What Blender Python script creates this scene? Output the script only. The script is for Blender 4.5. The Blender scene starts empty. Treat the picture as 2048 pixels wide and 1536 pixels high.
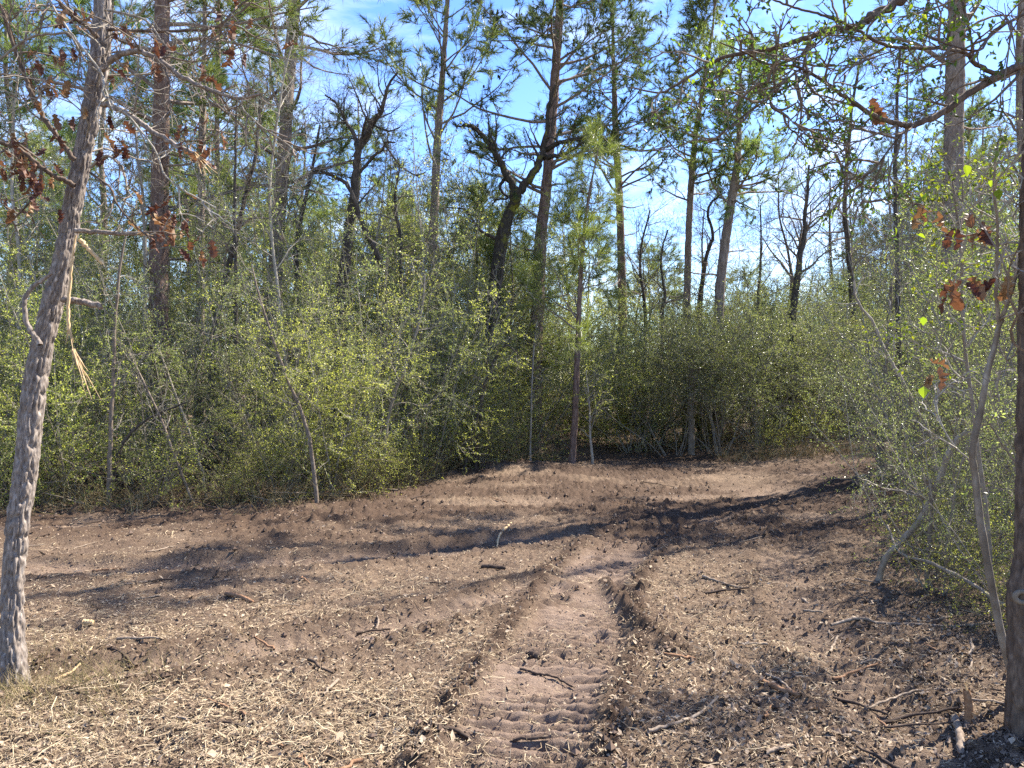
import bpy, math, zlib
import numpy as np
from mathutils import Vector

# ------------------------------------------------------------------ camera, sky, sun, exposure
sc = bpy.context.scene
COL = sc.collection
HC, F = 1.6, 1536.0                      # camera height; focal length in photo pixels (2048 wide)
cam_d = bpy.data.cameras.new('camera'); cam = bpy.data.objects.new('camera', cam_d); COL.objects.link(cam)
cam.location = (0, 0, HC); cam.rotation_euler = (math.radians(90), 0, 0)
cam_d.sensor_width = 36; cam_d.lens = 27; cam_d.clip_start = .05; cam_d.clip_end = 3000
sc.camera = cam

SUN_AZ, SUN_EL = 57, 49                  # azimuth clockwise from straight ahead, elevation
az, el = math.radians(SUN_AZ), math.radians(SUN_EL)
to_sun = Vector((math.cos(el)*math.sin(az), math.cos(el)*math.cos(az), math.sin(el)))
sd = bpy.data.lights.new('sun', 'SUN'); sd.energy = 5.0; sd.angle = math.radians(.53); sd.color = (1, .93, .82)
sun = bpy.data.objects.new('sun', sd); COL.objects.link(sun)
sun.rotation_euler = to_sun.to_track_quat('Z', 'Y').to_euler(); sun.location = (30, 0, 40)

w = bpy.data.worlds.new('World'); sc.world = w; w.use_nodes = True
nt = w.node_tree; nt.nodes.clear(); N = nt.nodes.new; K = nt.links.new
sky = N('ShaderNodeTexSky'); sky.sky_type = 'NISHITA'; sky.sun_disc = False
sky.sun_elevation = el; sky.sun_rotation = az; sky.air_density = 1.0; sky.dust_density = .2; sky.ozone_density = 1.6
tc = N('ShaderNodeTexCoord'); sx = N('ShaderNodeSeparateXYZ'); K(tc.outputs['Generated'], sx.inputs[0])
mz = N('ShaderNodeMath'); mz.operation = 'ADD'; mz.inputs[1].default_value = .12; K(sx.outputs[2], mz.inputs[0])
vd = N('ShaderNodeVectorMath'); vd.operation = 'DIVIDE'; cb = N('ShaderNodeCombineXYZ')
for i in range(3): K(mz.outputs[0], cb.inputs[i])
K(tc.outputs['Generated'], vd.inputs[0]); K(cb.outputs[0], vd.inputs[1])
cn = N('ShaderNodeTexNoise'); cn.inputs['Scale'].default_value = 1.25; cn.inputs['Detail'].default_value = 9
cn.inputs['Roughness'].default_value = .62; cn.inputs['Distortion'].default_value = .35; K(vd.outputs[0], cn.inputs['Vector'])
cr = N('ShaderNodeValToRGB'); cr.color_ramp.elements[0].position = .49; cr.color_ramp.elements[1].position = .80
cr.color_ramp.elements[1].color = (.8, .8, .8, 1)
K(cn.outputs['Fac'], cr.inputs[0])
mx = N('ShaderNodeMix'); mx.data_type = 'RGBA'; K(cr.outputs[0], mx.inputs[0]); hsv = N('ShaderNodeHueSaturation'); hsv.inputs['Saturation'].default_value = 1.28; hsv.inputs['Value'].default_value = 1.; hsv.inputs['Hue'].default_value = .515; K(sky.outputs[0], hsv.inputs['Color']); K(hsv.outputs[0], mx.inputs[6])
mx.inputs[7].default_value = (6.2, 6.6, 7.2, 1)
bg = N('ShaderNodeBackground'); bg.inputs[1].default_value = .105; K(mx.outputs[2], bg.inputs[0])
wo = N('ShaderNodeOutputWorld'); K(bg.outputs[0], wo.inputs[0])

vs = sc.view_settings; vs.view_transform = 'Standard'; vs.look = 'None'; vs.exposure = 1.88; vs.gamma = 1
cy = sc.cycles; cy.max_bounces = 4; cy.diffuse_bounces = 2; cy.glossy_bounces = 2; cy.transmission_bounces = 4
cy.transparent_max_bounces = 4; cy.caustics_reflective = False; cy.caustics_refractive = False
cy.sample_clamp_indirect = 4; cy.use_denoising = False

# ------------------------------------------------------------------ numpy helpers
def RNG(name): return np.random.default_rng(zlib.crc32(name.encode()))
_T = np.random.default_rng(5).random((64, 64, 64)).astype(np.float32)
def noise(x, y, z=0):
    x, y, z = np.broadcast_arrays(np.asarray(x, float), np.asarray(y, float), np.asarray(z, float))
    i, j, k = np.floor(x).astype(int), np.floor(y).astype(int), np.floor(z).astype(int)
    u, v, t = x-i, y-j, z-k
    u, v, t = u*u*(3-2*u), v*v*(3-2*v), t*t*(3-2*t)
    i, j, k = i & 63, j & 63, k & 63; I, J, L = (i+1) & 63, (j+1) & 63, (k+1) & 63
    a = _T[i, j, k]*(1-u)+_T[I, j, k]*u; b = _T[i, J, k]*(1-u)+_T[I, J, k]*u
    c = _T[i, j, L]*(1-u)+_T[I, j, L]*u; d = _T[i, J, L]*(1-u)+_T[I, J, L]*u
    return (a*(1-v)+b*v)*(1-t)+(c*(1-v)+d*v)*t
def fbm(x, y, z=0, o=4):
    s = 0; a = .5; n = 0
    for q in range(o):
        s = s+a*noise(x*2**q+17*q, y*2**q+7*q, np.asarray(z)*2**q); n += a; a *= .55
    return s/n
def unit(v): return v/np.maximum(np.linalg.norm(v, axis=-1, keepdims=True), 1e-9)
def sstep(a, b, x): t = np.clip((x-a)/(b-a), 0, 1); return t*t*(3-2*t)

class MB:
    """collects vertices and faces of ONE object"""
    def __init__(s): s.v = []; s.f = []; s.n = 0
    def add(s, v, f):
        v = np.asarray(v, np.float32).reshape(-1, 3); s.v.append(v); s.f.append(np.asarray(f, np.int64)+s.n); s.n += len(v)
    def both(s, o):
        for v, f in [o] if isinstance(o, tuple) else o: s.add(v, f)
        return s
    def tris(s): return sum(len(f)*(f.shape[1]-2) for f in s.f)
    def mesh(s, name, mat, smooth=False):
        me = bpy.data.meshes.new(name)
        V = np.concatenate(s.v); fs = [f for f in s.f if len(f)]
        idx = np.concatenate([f.ravel() for f in fs]); tot = np.concatenate([np.full(len(f), f.shape[1]) for f in fs])
        st = np.concatenate([[0], np.cumsum(tot)[:-1]])
        me.vertices.add(len(V)); me.vertices.foreach_set('co', V.ravel())
        me.loops.add(len(idx)); me.loops.foreach_set('vertex_index', idx.astype(np.int32))
        me.polygons.add(len(tot)); me.polygons.foreach_set('loop_start', st.astype(np.int32))
        me.polygons.foreach_set('use_smooth', np.full(len(tot), smooth, bool))
        me.update(calc_edges=True)
        me.materials.append(mat)
        return me
    def build(s, name, mat, parent=None, smooth=False):
        return link(name, s.mesh(name, mat, smooth), parent)
def link(name, data, parent=None, loc=None):
    o = bpy.data.objects.new(name, data); COL.objects.link(o)
    if parent is not None: o.parent = parent
    if loc is not None: o.location = loc
    return o
def tag(o, label, cat, group=None, kind=None):
    o['label'] = label; o['category'] = cat
    if group: o['group'] = group
    if kind: o['kind'] = kind
    return o
def thing(name, label, cat, loc=(0, 0, 0), group=None):
    o = link(name, None, None, loc); o.empty_display_size = .1
    return tag(o, label, cat, group)

def curve(pts, k):
    """Catmull-Rom through pts (rows of any width), k samples"""
    p = np.asarray(pts, float); n = len(p)
    if n == 2: p = np.vstack([p[0], (p[0]+p[1])/2, p[1]]); n = 3
    q = np.vstack([2*p[0]-p[1], p, 2*p[-1]-p[-2]])
    t = np.linspace(0, n-1-1e-6, k); i = t.astype(int); u = (t-i)[:, None]
    a, b, c, d = q[i], q[i+1], q[i+2], q[i+3]
    return .5*(2*b+(c-a)*u+(2*a-5*b+4*c-d)*u*u+(3*b-a-3*c+d)*u**3)
def tubes(P, R, s, cap=False):
    P = np.asarray(P, float); R = np.asarray(R, float)
    if P.ndim == 2: P, R = P[None], R[None]
    n, k, _ = P.shape
    T = np.empty_like(P); T[:, 1:-1] = P[:, 2:]-P[:, :-2]; T[:, 0] = P[:, 1]-P[:, 0]; T[:, -1] = P[:, -1]-P[:, -2]
    T = unit(T); D = unit(P[:, -1]-P[:, 0])
    ref = np.zeros((n, 3)); ref[np.arange(n), np.argmin(np.abs(D), 1)] = 1
    U = unit(np.cross(T, ref[:, None, :])); W = np.cross(T, U)
    a = np.arange(s)*2*np.pi/s
    V = P[:, :, None, :]+R[:, :, None, None]*(np.cos(a)[:, None]*U[:, :, None, :]+np.sin(a)[:, None]*W[:, :, None, :])
    i = np.arange(n)[:, None, None]*k*s; j = np.arange(k-1)[None, :, None]*s; q = np.arange(s)[None, None, :]; q2 = (q+1) % s
    f = np.stack([i+j+q, i+j+q2, i+j+s+q2, i+j+s+q], -1).reshape(-1, 4)
    out = [(V.reshape(-1, 3), f)]
    if cap:
        for row in (0, k-1):
            out.append((np.concatenate([V[:, row].reshape(-1, 3)]), np.arange(n*s).reshape(n, s)))
    return out if cap else out[0]
def grow(S, D, L, R0, k, wander, up, rng, taper=.3):
    n = len(S); P = np.empty((n, k, 3)); P[:, 0] = S; d = unit(D); L = np.broadcast_to(L, (n,)); R0 = np.broadcast_to(R0, (n,))
    for i in range(1, k):
        d = unit(d+wander*rng.normal(size=(n, 3))+np.array([0, 0, up])); P[:, i] = P[:, i-1]+d*(L/(k-1))[:, None]
    return P, R0[:, None]*np.linspace(1, taper, k)
def sample(P, R, t):
    n, k, _ = P.shape; x = t*(k-1); i = np.minimum(x.astype(int), k-2); u = x-i; r = np.arange(n)
    a, b = P[r, i], P[r, i+1]
    return a+(b-a)*u[:, None], unit(b-a), R[r, i]*(1-u)+R[r, i+1]*u
def spawn(P, R, m, t0, t1, ang, asd, rng):
    P2, R2 = np.repeat(P, m, 0), np.repeat(R, m, 0); n = len(P2)
    t = t0+(t1-t0)*(np.tile(np.arange(m), len(P))+rng.random(n))/m
    S, T, r = sample(P2, R2, t)
    q = unit(np.cross(T, rng.normal(size=(n, 3)))); a = rng.normal(ang, asd, n)
    return S, unit(np.cos(a)[:, None]*T+np.sin(a)[:, None]*q), r, t
def along(P, R, m, t0, t1, rng):
    P2, R2 = np.repeat(P, m, 0), np.repeat(R, m, 0)
    return sample(P2, R2, t0+(t1-t0)*rng.random(len(P2)))
def leaves(S, D, ln, wd, rng, upb=.5, fold=.25):
    """small pointed leaves: two faces folded on the midrib"""
    n = len(S); ln = ln*rng.uniform(.6, 1.25, n)[:, None]; wd = wd*rng.uniform(.7, 1.2, n)[:, None]
    d = unit(D+rng.normal(size=(n, 3))*.8); nr = unit(rng.normal(size=(n, 3))+np.array([0, 0, upb]))
    sd_ = unit(np.cross(d, nr)); nr = np.cross(sd_, d)
    V = np.stack([S, S+d*ln*.45+sd_*wd*.5+nr*wd*fold, S+d*ln, S+d*ln*.45-sd_*wd*.5+nr*wd*fold], 1)
    return V.reshape(-1, 3), np.arange(4*n).reshape(n, 4)
def tufts(S, D, m, ln, wd, rng, spread=.55):
    """pine needles: m thin blades fanning out around each twig tip"""
    S2, D2 = np.repeat(S, m, 0), np.repeat(D, m, 0); n = len(S2)
    q = unit(np.cross(D2, rng.normal(size=(n, 3)))); a = np.abs(rng.normal(spread, .32, n))[:, None]
    d = unit(np.cos(a)*D2+np.sin(a)*q); l = ln*rng.uniform(.65, 1.2, n)[:, None]
    b = S2-D2*rng.uniform(0, .20, n)[:, None]
    s = unit(np.cross(d, rng.normal(size=(n, 3))))*wd*.5
    V = np.stack([b-s, b+s, b+d*l+np.array([0, 0, -.12])*l*l*4], 1)
    return V.reshape(-1, 3), np.arange(3*n).reshape(n, 3)
def bark_tube(P, R, rings, sides, amp, fa, fz, seed=0, flare=0):
    """one trunk with real ridges and furrows"""
    c = curve(np.column_stack([P, R]), rings); C, r = c[:, :3], c[:, 3]
    if flare:
        h = C[:, 2]-C[0, 2]; r = r*(1+flare*np.exp(-np.maximum(h, 0)/.16))
    T = unit(np.gradient(C, axis=0)); U = unit(np.cross(T, [0, 1, .001])); W = np.cross(T, U)
    a = np.arange(sides)*2*np.pi/sides; s = np.concatenate([[0], np.cumsum(np.linalg.norm(np.diff(C, axis=0), axis=1))])
    ca, sa = np.cos(a)[None, :], np.sin(a)[None, :]; rr = r[:, None]
    x, y, z = ca*rr*fa+seed, sa*rr*fa+seed*2, s[:, None]*fz+0*ca
    wob = fbm(x*.5, y*.5, z*.8, 2)*2.2
    rid = 1-np.abs(2*noise(x+wob, y-wob, z)-1); fine = noise(x*3.1, y*3.1, z*4.2)
    lump = fbm(ca*rr*7+seed, sa*rr*7, s[:, None]*2.2+0*ca, 2)-.5
    dsp = amp*(.25-1.5*rid**3.5)+amp*.7*(fine-.5)+lump*rr*.14+amp*.5*(noise(x*1.7+9, y*1.7, z*2.3)-.5)
    V = C[:, None, :]+(rr+dsp)[..., None]*(ca[..., None]*U[:, None, :]+sa[..., None]*W[:, None, :])
    j = np.arange(rings-1)[:, None]*sides; q = np.arange(sides)[None, :]; q2 = (q+1) % sides
    f = np.stack([j+q, j+q2, j+sides+q2, j+sides+q], -1).reshape(-1, 4)
    return V.reshape(-1, 3), f

def P3(x, y, d): return np.array([(x-1024)/F*d, d, HC-(y-768)/F*d])         # photo pixel at a chosen distance -> place
def GP(x, y): d = HC*F/(y-768); return np.array([(x-1024)/F*d, d])          # photo pixel on level ground -> place

# ------------------------------------------------------------------ materials
def mat(name):
    m = bpy.data.materials.new(name); m.use_nodes = True; t = m.node_tree; t.nodes.clear()
    o = t.nodes.new('ShaderNodeOutputMaterial'); b = t.nodes.new('ShaderNodeBsdfPrincipled'); t.links.new(b.outputs[0], o.inputs[0])
    return m, t, t.nodes.new, t.links.new, b, o
def ramp(n, stops):
    r = n('ShaderNodeValToRGB'); e = r.color_ramp.elements
    while len(e) < len(stops): e.new(.5)
    for q, (p, c) in zip(e, stops): q.position = p; q.color = (*c, 1)
    return r
def leaf_mat(name, cols, trans=.35, tcol=None, rough=.45, spec=.35, objvar=.25):
    m, t, n, k, b, o = mat(name)
    g = n('ShaderNodeNewGeometry'); r = ramp(n, [(i/max(1, len(cols)-1), c) for i, c in enumerate(cols)]); k(g.outputs['Random Per Island'], r.inputs[0])
    oi = n('ShaderNodeObjectInfo'); hs = n('ShaderNodeHueSaturation')
    mr = n('ShaderNodeMapRange'); mr.inputs[3].default_value = 1-objvar; mr.inputs[4].default_value = 1+objvar
    k(oi.outputs['Random'], mr.inputs[0]); k(mr.outputs[0], hs.inputs['Value']); k(r.outputs[0], hs.inputs['Color'])
    mh = n('ShaderNodeMapRange'); mh.inputs[3].default_value = .5-.05*objvar; mh.inputs[4].default_value = .5+.05*objvar
    k(oi.outputs['Random'], mh.inputs[0]); k(mh.outputs[0], hs.inputs['Hue'])
    k(hs.outputs[0], b.inputs['Base Color']); b.inputs['Roughness'].default_value = rough; b.inputs['Specular IOR Level'].default_value = spec
    if trans:
        tr = n('ShaderNodeBsdfTranslucent'); mm = n('ShaderNodeMix'); mm.data_type = 'RGBA'; mm.blend_type = 'MULTIPLY'
        mm.inputs[0].default_value = 1; mm.inputs[7].default_value = (*(tcol or (1.6, 1.7, .8)), 1); k(hs.outputs[0], mm.inputs[6]); k(mm.outputs[2], tr.inputs[0])
        ms = n('ShaderNodeMixShader'); ms.inputs[0].default_value = trans
        k(b.outputs[0], ms.inputs[1]); k(tr.outputs[0], ms.inputs[2]); k(ms.outputs[0], o.inputs[0])
    return m
def bark_mat(name, c1, c2, c3=None, sc_=(18, 18, 5), bump=.6, dist=.01, patch=None, patch_amt=.5):
    m, t, n, k, b, o = mat(name)
    tc = n('ShaderNodeTexCoord'); mp = n('ShaderNodeMapping'); mp.inputs['Scale'].default_value = sc_; k(tc.outputs['Object'], mp.inputs[0])
    a = n('ShaderNodeTexNoise'); a.inputs['Scale'].default_value = 1; a.inputs['Detail'].default_value = 6; a.inputs['Roughness'].default_value = .65; k(mp.outputs[0], a.inputs['Vector'])
    r = ramp(n, [(.3, c1), (.52, c2), (.72, c3 or c2)]); k(a.outputs[0], r.inputs[0]); col = r.outputs[0]
    if patch:
        p = n('ShaderNodeTexNoise'); p.inputs['Scale'].default_value = 3.5; p.inputs['Detail'].default_value = 7; p.inputs['Roughness'].default_value = .7; k(tc.outputs['Object'], p.inputs['Vector'])
        pr = ramp(n, [(patch_amt, (0, 0, 0)), (patch_amt+.08, (1, 1, 1))]); k(p.outputs[0], pr.inputs[0])
        mm = n('ShaderNodeMix'); mm.data_type = 'RGBA'; k(pr.outputs[0], mm.inputs[0]); k(col, mm.inputs[6]); mm.inputs[7].default_value = (*patch, 1); col = mm.outputs[2]
    k(col, b.inputs['Base Color']); b.inputs['Roughness'].default_value = .9; b.inputs['Specular IOR Level'].default_value = .15
    v = n('ShaderNodeTexVoronoi'); v.feature = 'DISTANCE_TO_EDGE'; v.inputs['Scale'].default_value = 1.3; k(mp.outputs[0], v.inputs['Vector'])
    ad = n('ShaderNodeMath'); ad.operation = 'ADD'; k(v.outputs[0], ad.inputs[0]); k(a.outputs[0], ad.inputs[1])
    bp = n('ShaderNodeBump'); bp.inputs['Strength'].default_value = bump; bp.inputs['Distance'].default_value = dist; k(ad.outputs[0], bp.inputs['Height']); k(bp.outputs[0], b.inputs['Normal'])
    return m
def island_mat(name, cols, rough=.9, spec=.1, trans=0):
    return leaf_mat(name, cols, trans, (1.3, 1.1, .8), rough, spec, 0)

M = {}
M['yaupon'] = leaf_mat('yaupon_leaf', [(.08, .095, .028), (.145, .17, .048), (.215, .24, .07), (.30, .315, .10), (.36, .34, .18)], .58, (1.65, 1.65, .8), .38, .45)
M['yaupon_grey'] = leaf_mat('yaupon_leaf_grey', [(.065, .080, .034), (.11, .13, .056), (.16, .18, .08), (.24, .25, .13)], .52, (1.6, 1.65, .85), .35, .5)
M['bright'] = leaf_mat('young_leaf', [(.06, .10, .015), (.11, .16, .02), (.17, .22, .025), (.20, .21, .03)], .5, (1.5, 1.55, .55), .4, .4)
M['bough'] = leaf_mat('bough_leaf', [(.035, .06, .016), (.06, .095, .022), (.09, .13, .03), (.13, .16, .04)], .45, (1.4, 1.5, .6), .4, .4)
M['pine'] = leaf_mat('pine_needle', [(.07, .105, .035), (.11, .15, .05), (.16, .195, .07), (.22, .23, .09)], .45, (1.5, 1.6, .8), .6, .2, .2)
M['pine_dark'] = leaf_mat('pine_needle_dark', [(.05, .08, .03), (.08, .115, .042), (.12, .155, .06)], .3, (1.4, 1.5, .8), .6, .2, .2)
M['pine_young'] = leaf_mat('pine_needle_young', [(.10, .13, .04), (.15, .18, .06), (.21, .23, .09)], .4, (1.6, 1.7, .7), .4, .4, .1)
M['dead_leaf'] = leaf_mat('dead_oak_leaf', [(.08, .037, .022), (.12, .058, .034), (.16, .085, .05), (.10, .047, .028)], .22, (1.2, .9, .7), .6, .2, .55)
M['fallen'] = leaf_mat('fallen_oak_leaf', [(.10, .068, .048), (.16, .115, .08), (.23, .175, .13), (.13, .09, .062), (.30, .245, .19)], .12, (1.3, 1.1, .8), .7, .15, .2)
M['straw'] = island_mat('straw', [(.20, .145, .085), (.31, .24, .15), (.46, .375, .25), (.26, .19, .12), (.12, .085, .055)])
M['chip'] = island_mat('mulch_chip', [(.08, .055, .037), (.16, .115, .078), (.26, .195, .135), (.38, .30, .21), (.11, .076, .052)])
M['clod'] = island_mat('soil_clod', [(.09, .062, .044), (.13, .09, .065), (.18, .128, .094)])
M['grass'] = leaf_mat('dry_grass', [(.30, .24, .13), (.42, .34, .20), (.24, .19, .09), (.19, .19, .07)], .35, (1.3, 1.2, .8), .7, .1, .1)
M['twig'] = bark_mat('shrub_twig', (.14, .12, .09), (.23, .20, .16), (.32, .29, .24), (30, 30, 20), .2, .002)
M['twig_pale'] = bark_mat('pale_twig', (.20, .175, .14), (.30, .27, .22), (.38, .35, .30), (30, 30, 20), .2, .002)
M['twig_brown'] = bark_mat('brown_twig', (.10, .078, .06), (.17, .135, .105), (.25, .21, .165), (30, 30, 20), .2, .002)
M['pine_bark'] = bark_mat('pine_bark', (.07, .045, .035), (.17, .115, .09), (.27, .20, .17), (22, 22, 6), .7, .02)
M['pine_bark_grey'] = bark_mat('pine_bark_grey', (.125, .092, .070), (.22, .172, .138), (.32, .265, .22), (22, 22, 6), .7, .02)
M['oak_bark'] = bark_mat('oak_bark', (.030, .025, .020), (.07, .058, .048), (.14, .12, .10), (26, 26, 9), .7, .015)
M['moss_bark'] = bark_mat('mossy_oak_bark', (.022, .018, .015), (.05, .041, .032), (.09, .08, .06), (26, 26, 9), .7, .015, (.15, .14, .02), .56)
M['left_bark'] = bark_mat('furrowed_bark', (.085, .068, .056), (.20, .165, .138), (.38, .335, .29), (60, 60, 20), .5, .004)
M['right_bark'] = bark_mat('dark_furrowed_bark', (.05, .036, .027), (.11, .08, .06), (.20, .15, .11), (40, 40, 12), .5, .004)
M['sapling_bark'] = bark_mat('sapling_bark', (.12, .095, .07), (.21, .175, .135), (.34, .31, .26), (14, 14, 7), .3, .003)
M['white_bark'] = bark_mat('whitish_bark', (.15, .12, .09), (.27, .23, .18), (.42, .38, .32), (12, 12, 6), .3, .003)
M['fresh_wood'] = bark_mat('torn_wood', (.38, .25, .13), (.55, .39, .21), (.66, .50, .31), (60, 60, 6), .5, .003)
M['stick'] = bark_mat('dry_stick', (.11, .078, .055), (.22, .17, .125), (.38, .31, .24), (40, 40, 40), .3, .002)
M['stick_brown'] = bark_mat('brown_stick', (.13, .07, .04), (.22, .125, .07), (.30, .19, .12), (40, 40, 40), .3, .002)
M['stick_dark'] = bark_mat('dark_stick', (.03, .02, .015), (.06, .042, .032), (.11, .08, .06), (40, 40, 40), .3, .002)

# ------------------------------------------------------------------ ground
def seg_dist(x, y, pts):
    """distance to a polyline, arc length along it and the side"""
    pts = np.asarray(pts, float); best = np.full(x.shape, 1e9); arc = np.zeros(x.shape); side = np.zeros(x.shape); s0 = 0
    for a, b in zip(pts[:-1], pts[1:]):
        v = b-a; L = np.hypot(*v); t = np.clip(((x-a[0])*v[0]+(y-a[1])*v[1])/L**2, 0, 1)
        dx, dy = x-a[0]-t*v[0], y-a[1]-t*v[1]; d = np.hypot(dx, dy); m = d < best
        best = np.where(m, d, best); arc = np.where(m, s0+t*L, arc); side = np.where(m, np.sign(v[0]*dy-v[1]*dx), side); s0 += L
    return best, arc, side
TR = [  # wheel tracks: centre line, half width, depth, tread height, bareness
    (curve([(-.1, 1.0), (0., 2.2), (.0, 3.2), (.2, 4.2), (.43, 5.1), (.66, 6.4), (1.25, 7.9), (2.15, 9.), (3.4, 10.6), (5.7, 13.5), (9, 17)], 40), .31, .045, .020, 1.),
    (curve([(.2, 6.1), (-.1, 5.7), (-1.03, 4.95), (-2.04, 4.4), (-4, 3.6)], 20), .20, .045, .005, .55),
    (curve([(2.4, 9.6), (1.67, 8.5), (.14, 8.1), (-1.06, 7.3), (-3.1, 6.7), (-7, 6.3)], 24), .28, .05, .004, .5),
    (curve([(6, 12.2), (3.5, 11.4), (0., 10.3), (-4, 8.9), (-8, 8.4)], 20), .40, .04, .003, .5),
    (curve([(1.7, 2.2), (1.75, 3.4), (1.9, 4.6), (2.5, 7.), (3.6, 9.2)], 20), .22, .03, .010, .35),
]
def ground(x, y, full=False):
    x = np.asarray(x, float); y = np.asarray(y, float)
    near = sstep(30, 16, np.hypot(x, y))
    wob = (fbm(x*1.3, y*1.3, 3.3, 3)-.5)*.35
    z = (fbm(x*.22, y*.22, 1.7, 3)-.5)*.16*near
    z = z+.16*np.exp(-((x+.1)/1.8)**2-((y-13.9)/.9)**2)                       # hump on the far edge of the clearing
    z = z+.35*np.exp(-((x-.9)/1.2)**2-((y-18)/.9)**2)                        # earth bank seen through the gap
    z = z+.20*sstep(3.2, 7, x)*sstep(2, 5, y)*near
    z = z+(fbm(x*.03+4, y*.03, 9., 3)-.5)*3*(1-near)
    bare = np.zeros(x.shape); churn = np.zeros(x.shape)
    for ln, hw, dep, tread, br in TR:
        d, s, side = seg_dist(x+wob*.5, y+wob*.3, ln)
        inn = sstep(hw+.05, hw-.06, d); rim = np.exp(-((d-hw-.10)/.075)**2)
        fade = sstep(10.5, 7, y); br = br*(.45+.55*fade); dep = dep*(.4+.6*fade); tread = tread*(.3+.7*fade)
        brk = .4+1.2*fbm(x*2.1, y*2.1, 8., 2)
        z = z-dep*inn*brk+dep*.62*rim*brk*(.25+1.4*fbm(x*5.5, y*5.5, 2., 3))
        tr = np.tanh(3.2*np.sin((s+.5*d*d*np.where(side > 0, 1, .3)+.12*wob)*2*np.pi/.098)+.6); patch = sstep(.28, .5, fbm(x*1.7+3, y*1.7, 4., 2))
        z = z+inn*tread*1.45*tr*patch*(.15+1.5*fbm(x*8, y*8, 1., 2))
        lo = .5 if hw == .31 else .35; bare = np.maximum(bare, br*inn*(lo+(1-lo)*sstep(.3, .55, fbm(x*2.6, y*2.6, 14., 3)))); churn = np.maximum(churn, rim*br)
    d, s, side = seg_dist(x+wob*.12, y+wob*.12, [(.80, 6.5), (.81, 5.9), (.84, 5.15), (.93, 4.6), (1.02, 4.2)])   # sharp broken edge on the right of the main track
    ends = sstep(0, .3, s)*sstep(2.35, 1.9, s); sd2 = d*side; rag = .6+.7*fbm(x*12, y*12, 31., 3)
    z = z+ends*rag*(.085*np.exp(-(np.maximum(-sd2, 0)/.09)**2)*sstep(.02, -.02, sd2)-.05*np.exp(-((sd2-.05)/.05)**2))
    churn = np.maximum(churn, ends*np.exp(-(d/.09)**2))
    churn = np.maximum(churn, .95*sstep(6.2, 9., y)*sstep(18, 15, y)*sstep(.28, .52, fbm(x*.8, y*1.4, 41., 4)))
    amp = .052*(1-.62*bare)*near*(1+.35*sstep(7, 9, y))
    z = z+amp*(fbm(x*4.2, y*4.2, 5.5, 3)-.5)*1.6+amp*.55*(fbm(x*17, y*17, 6.5, 3)-.5)+(amp*1.5+.003)*.45*(noise(x*48, y*48, 2.5)-.5)+amp*.4*(noise(x*26+5, y*26, 7.5)-.5)
    clod = np.maximum(fbm(x*11, y*11, 12.5, 2)-.60, 0)*.2*(.3+churn)*near+.022*np.maximum(fbm(x*26, y*26, 3.5, 2)-.5, 0)*(.3+churn+.4*bare)*near
    z = z+clod
    return (z, bare, churn) if full else z
def gz(x, y): return ground(np.asarray([x]), np.asarray([y]))[0]

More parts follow.
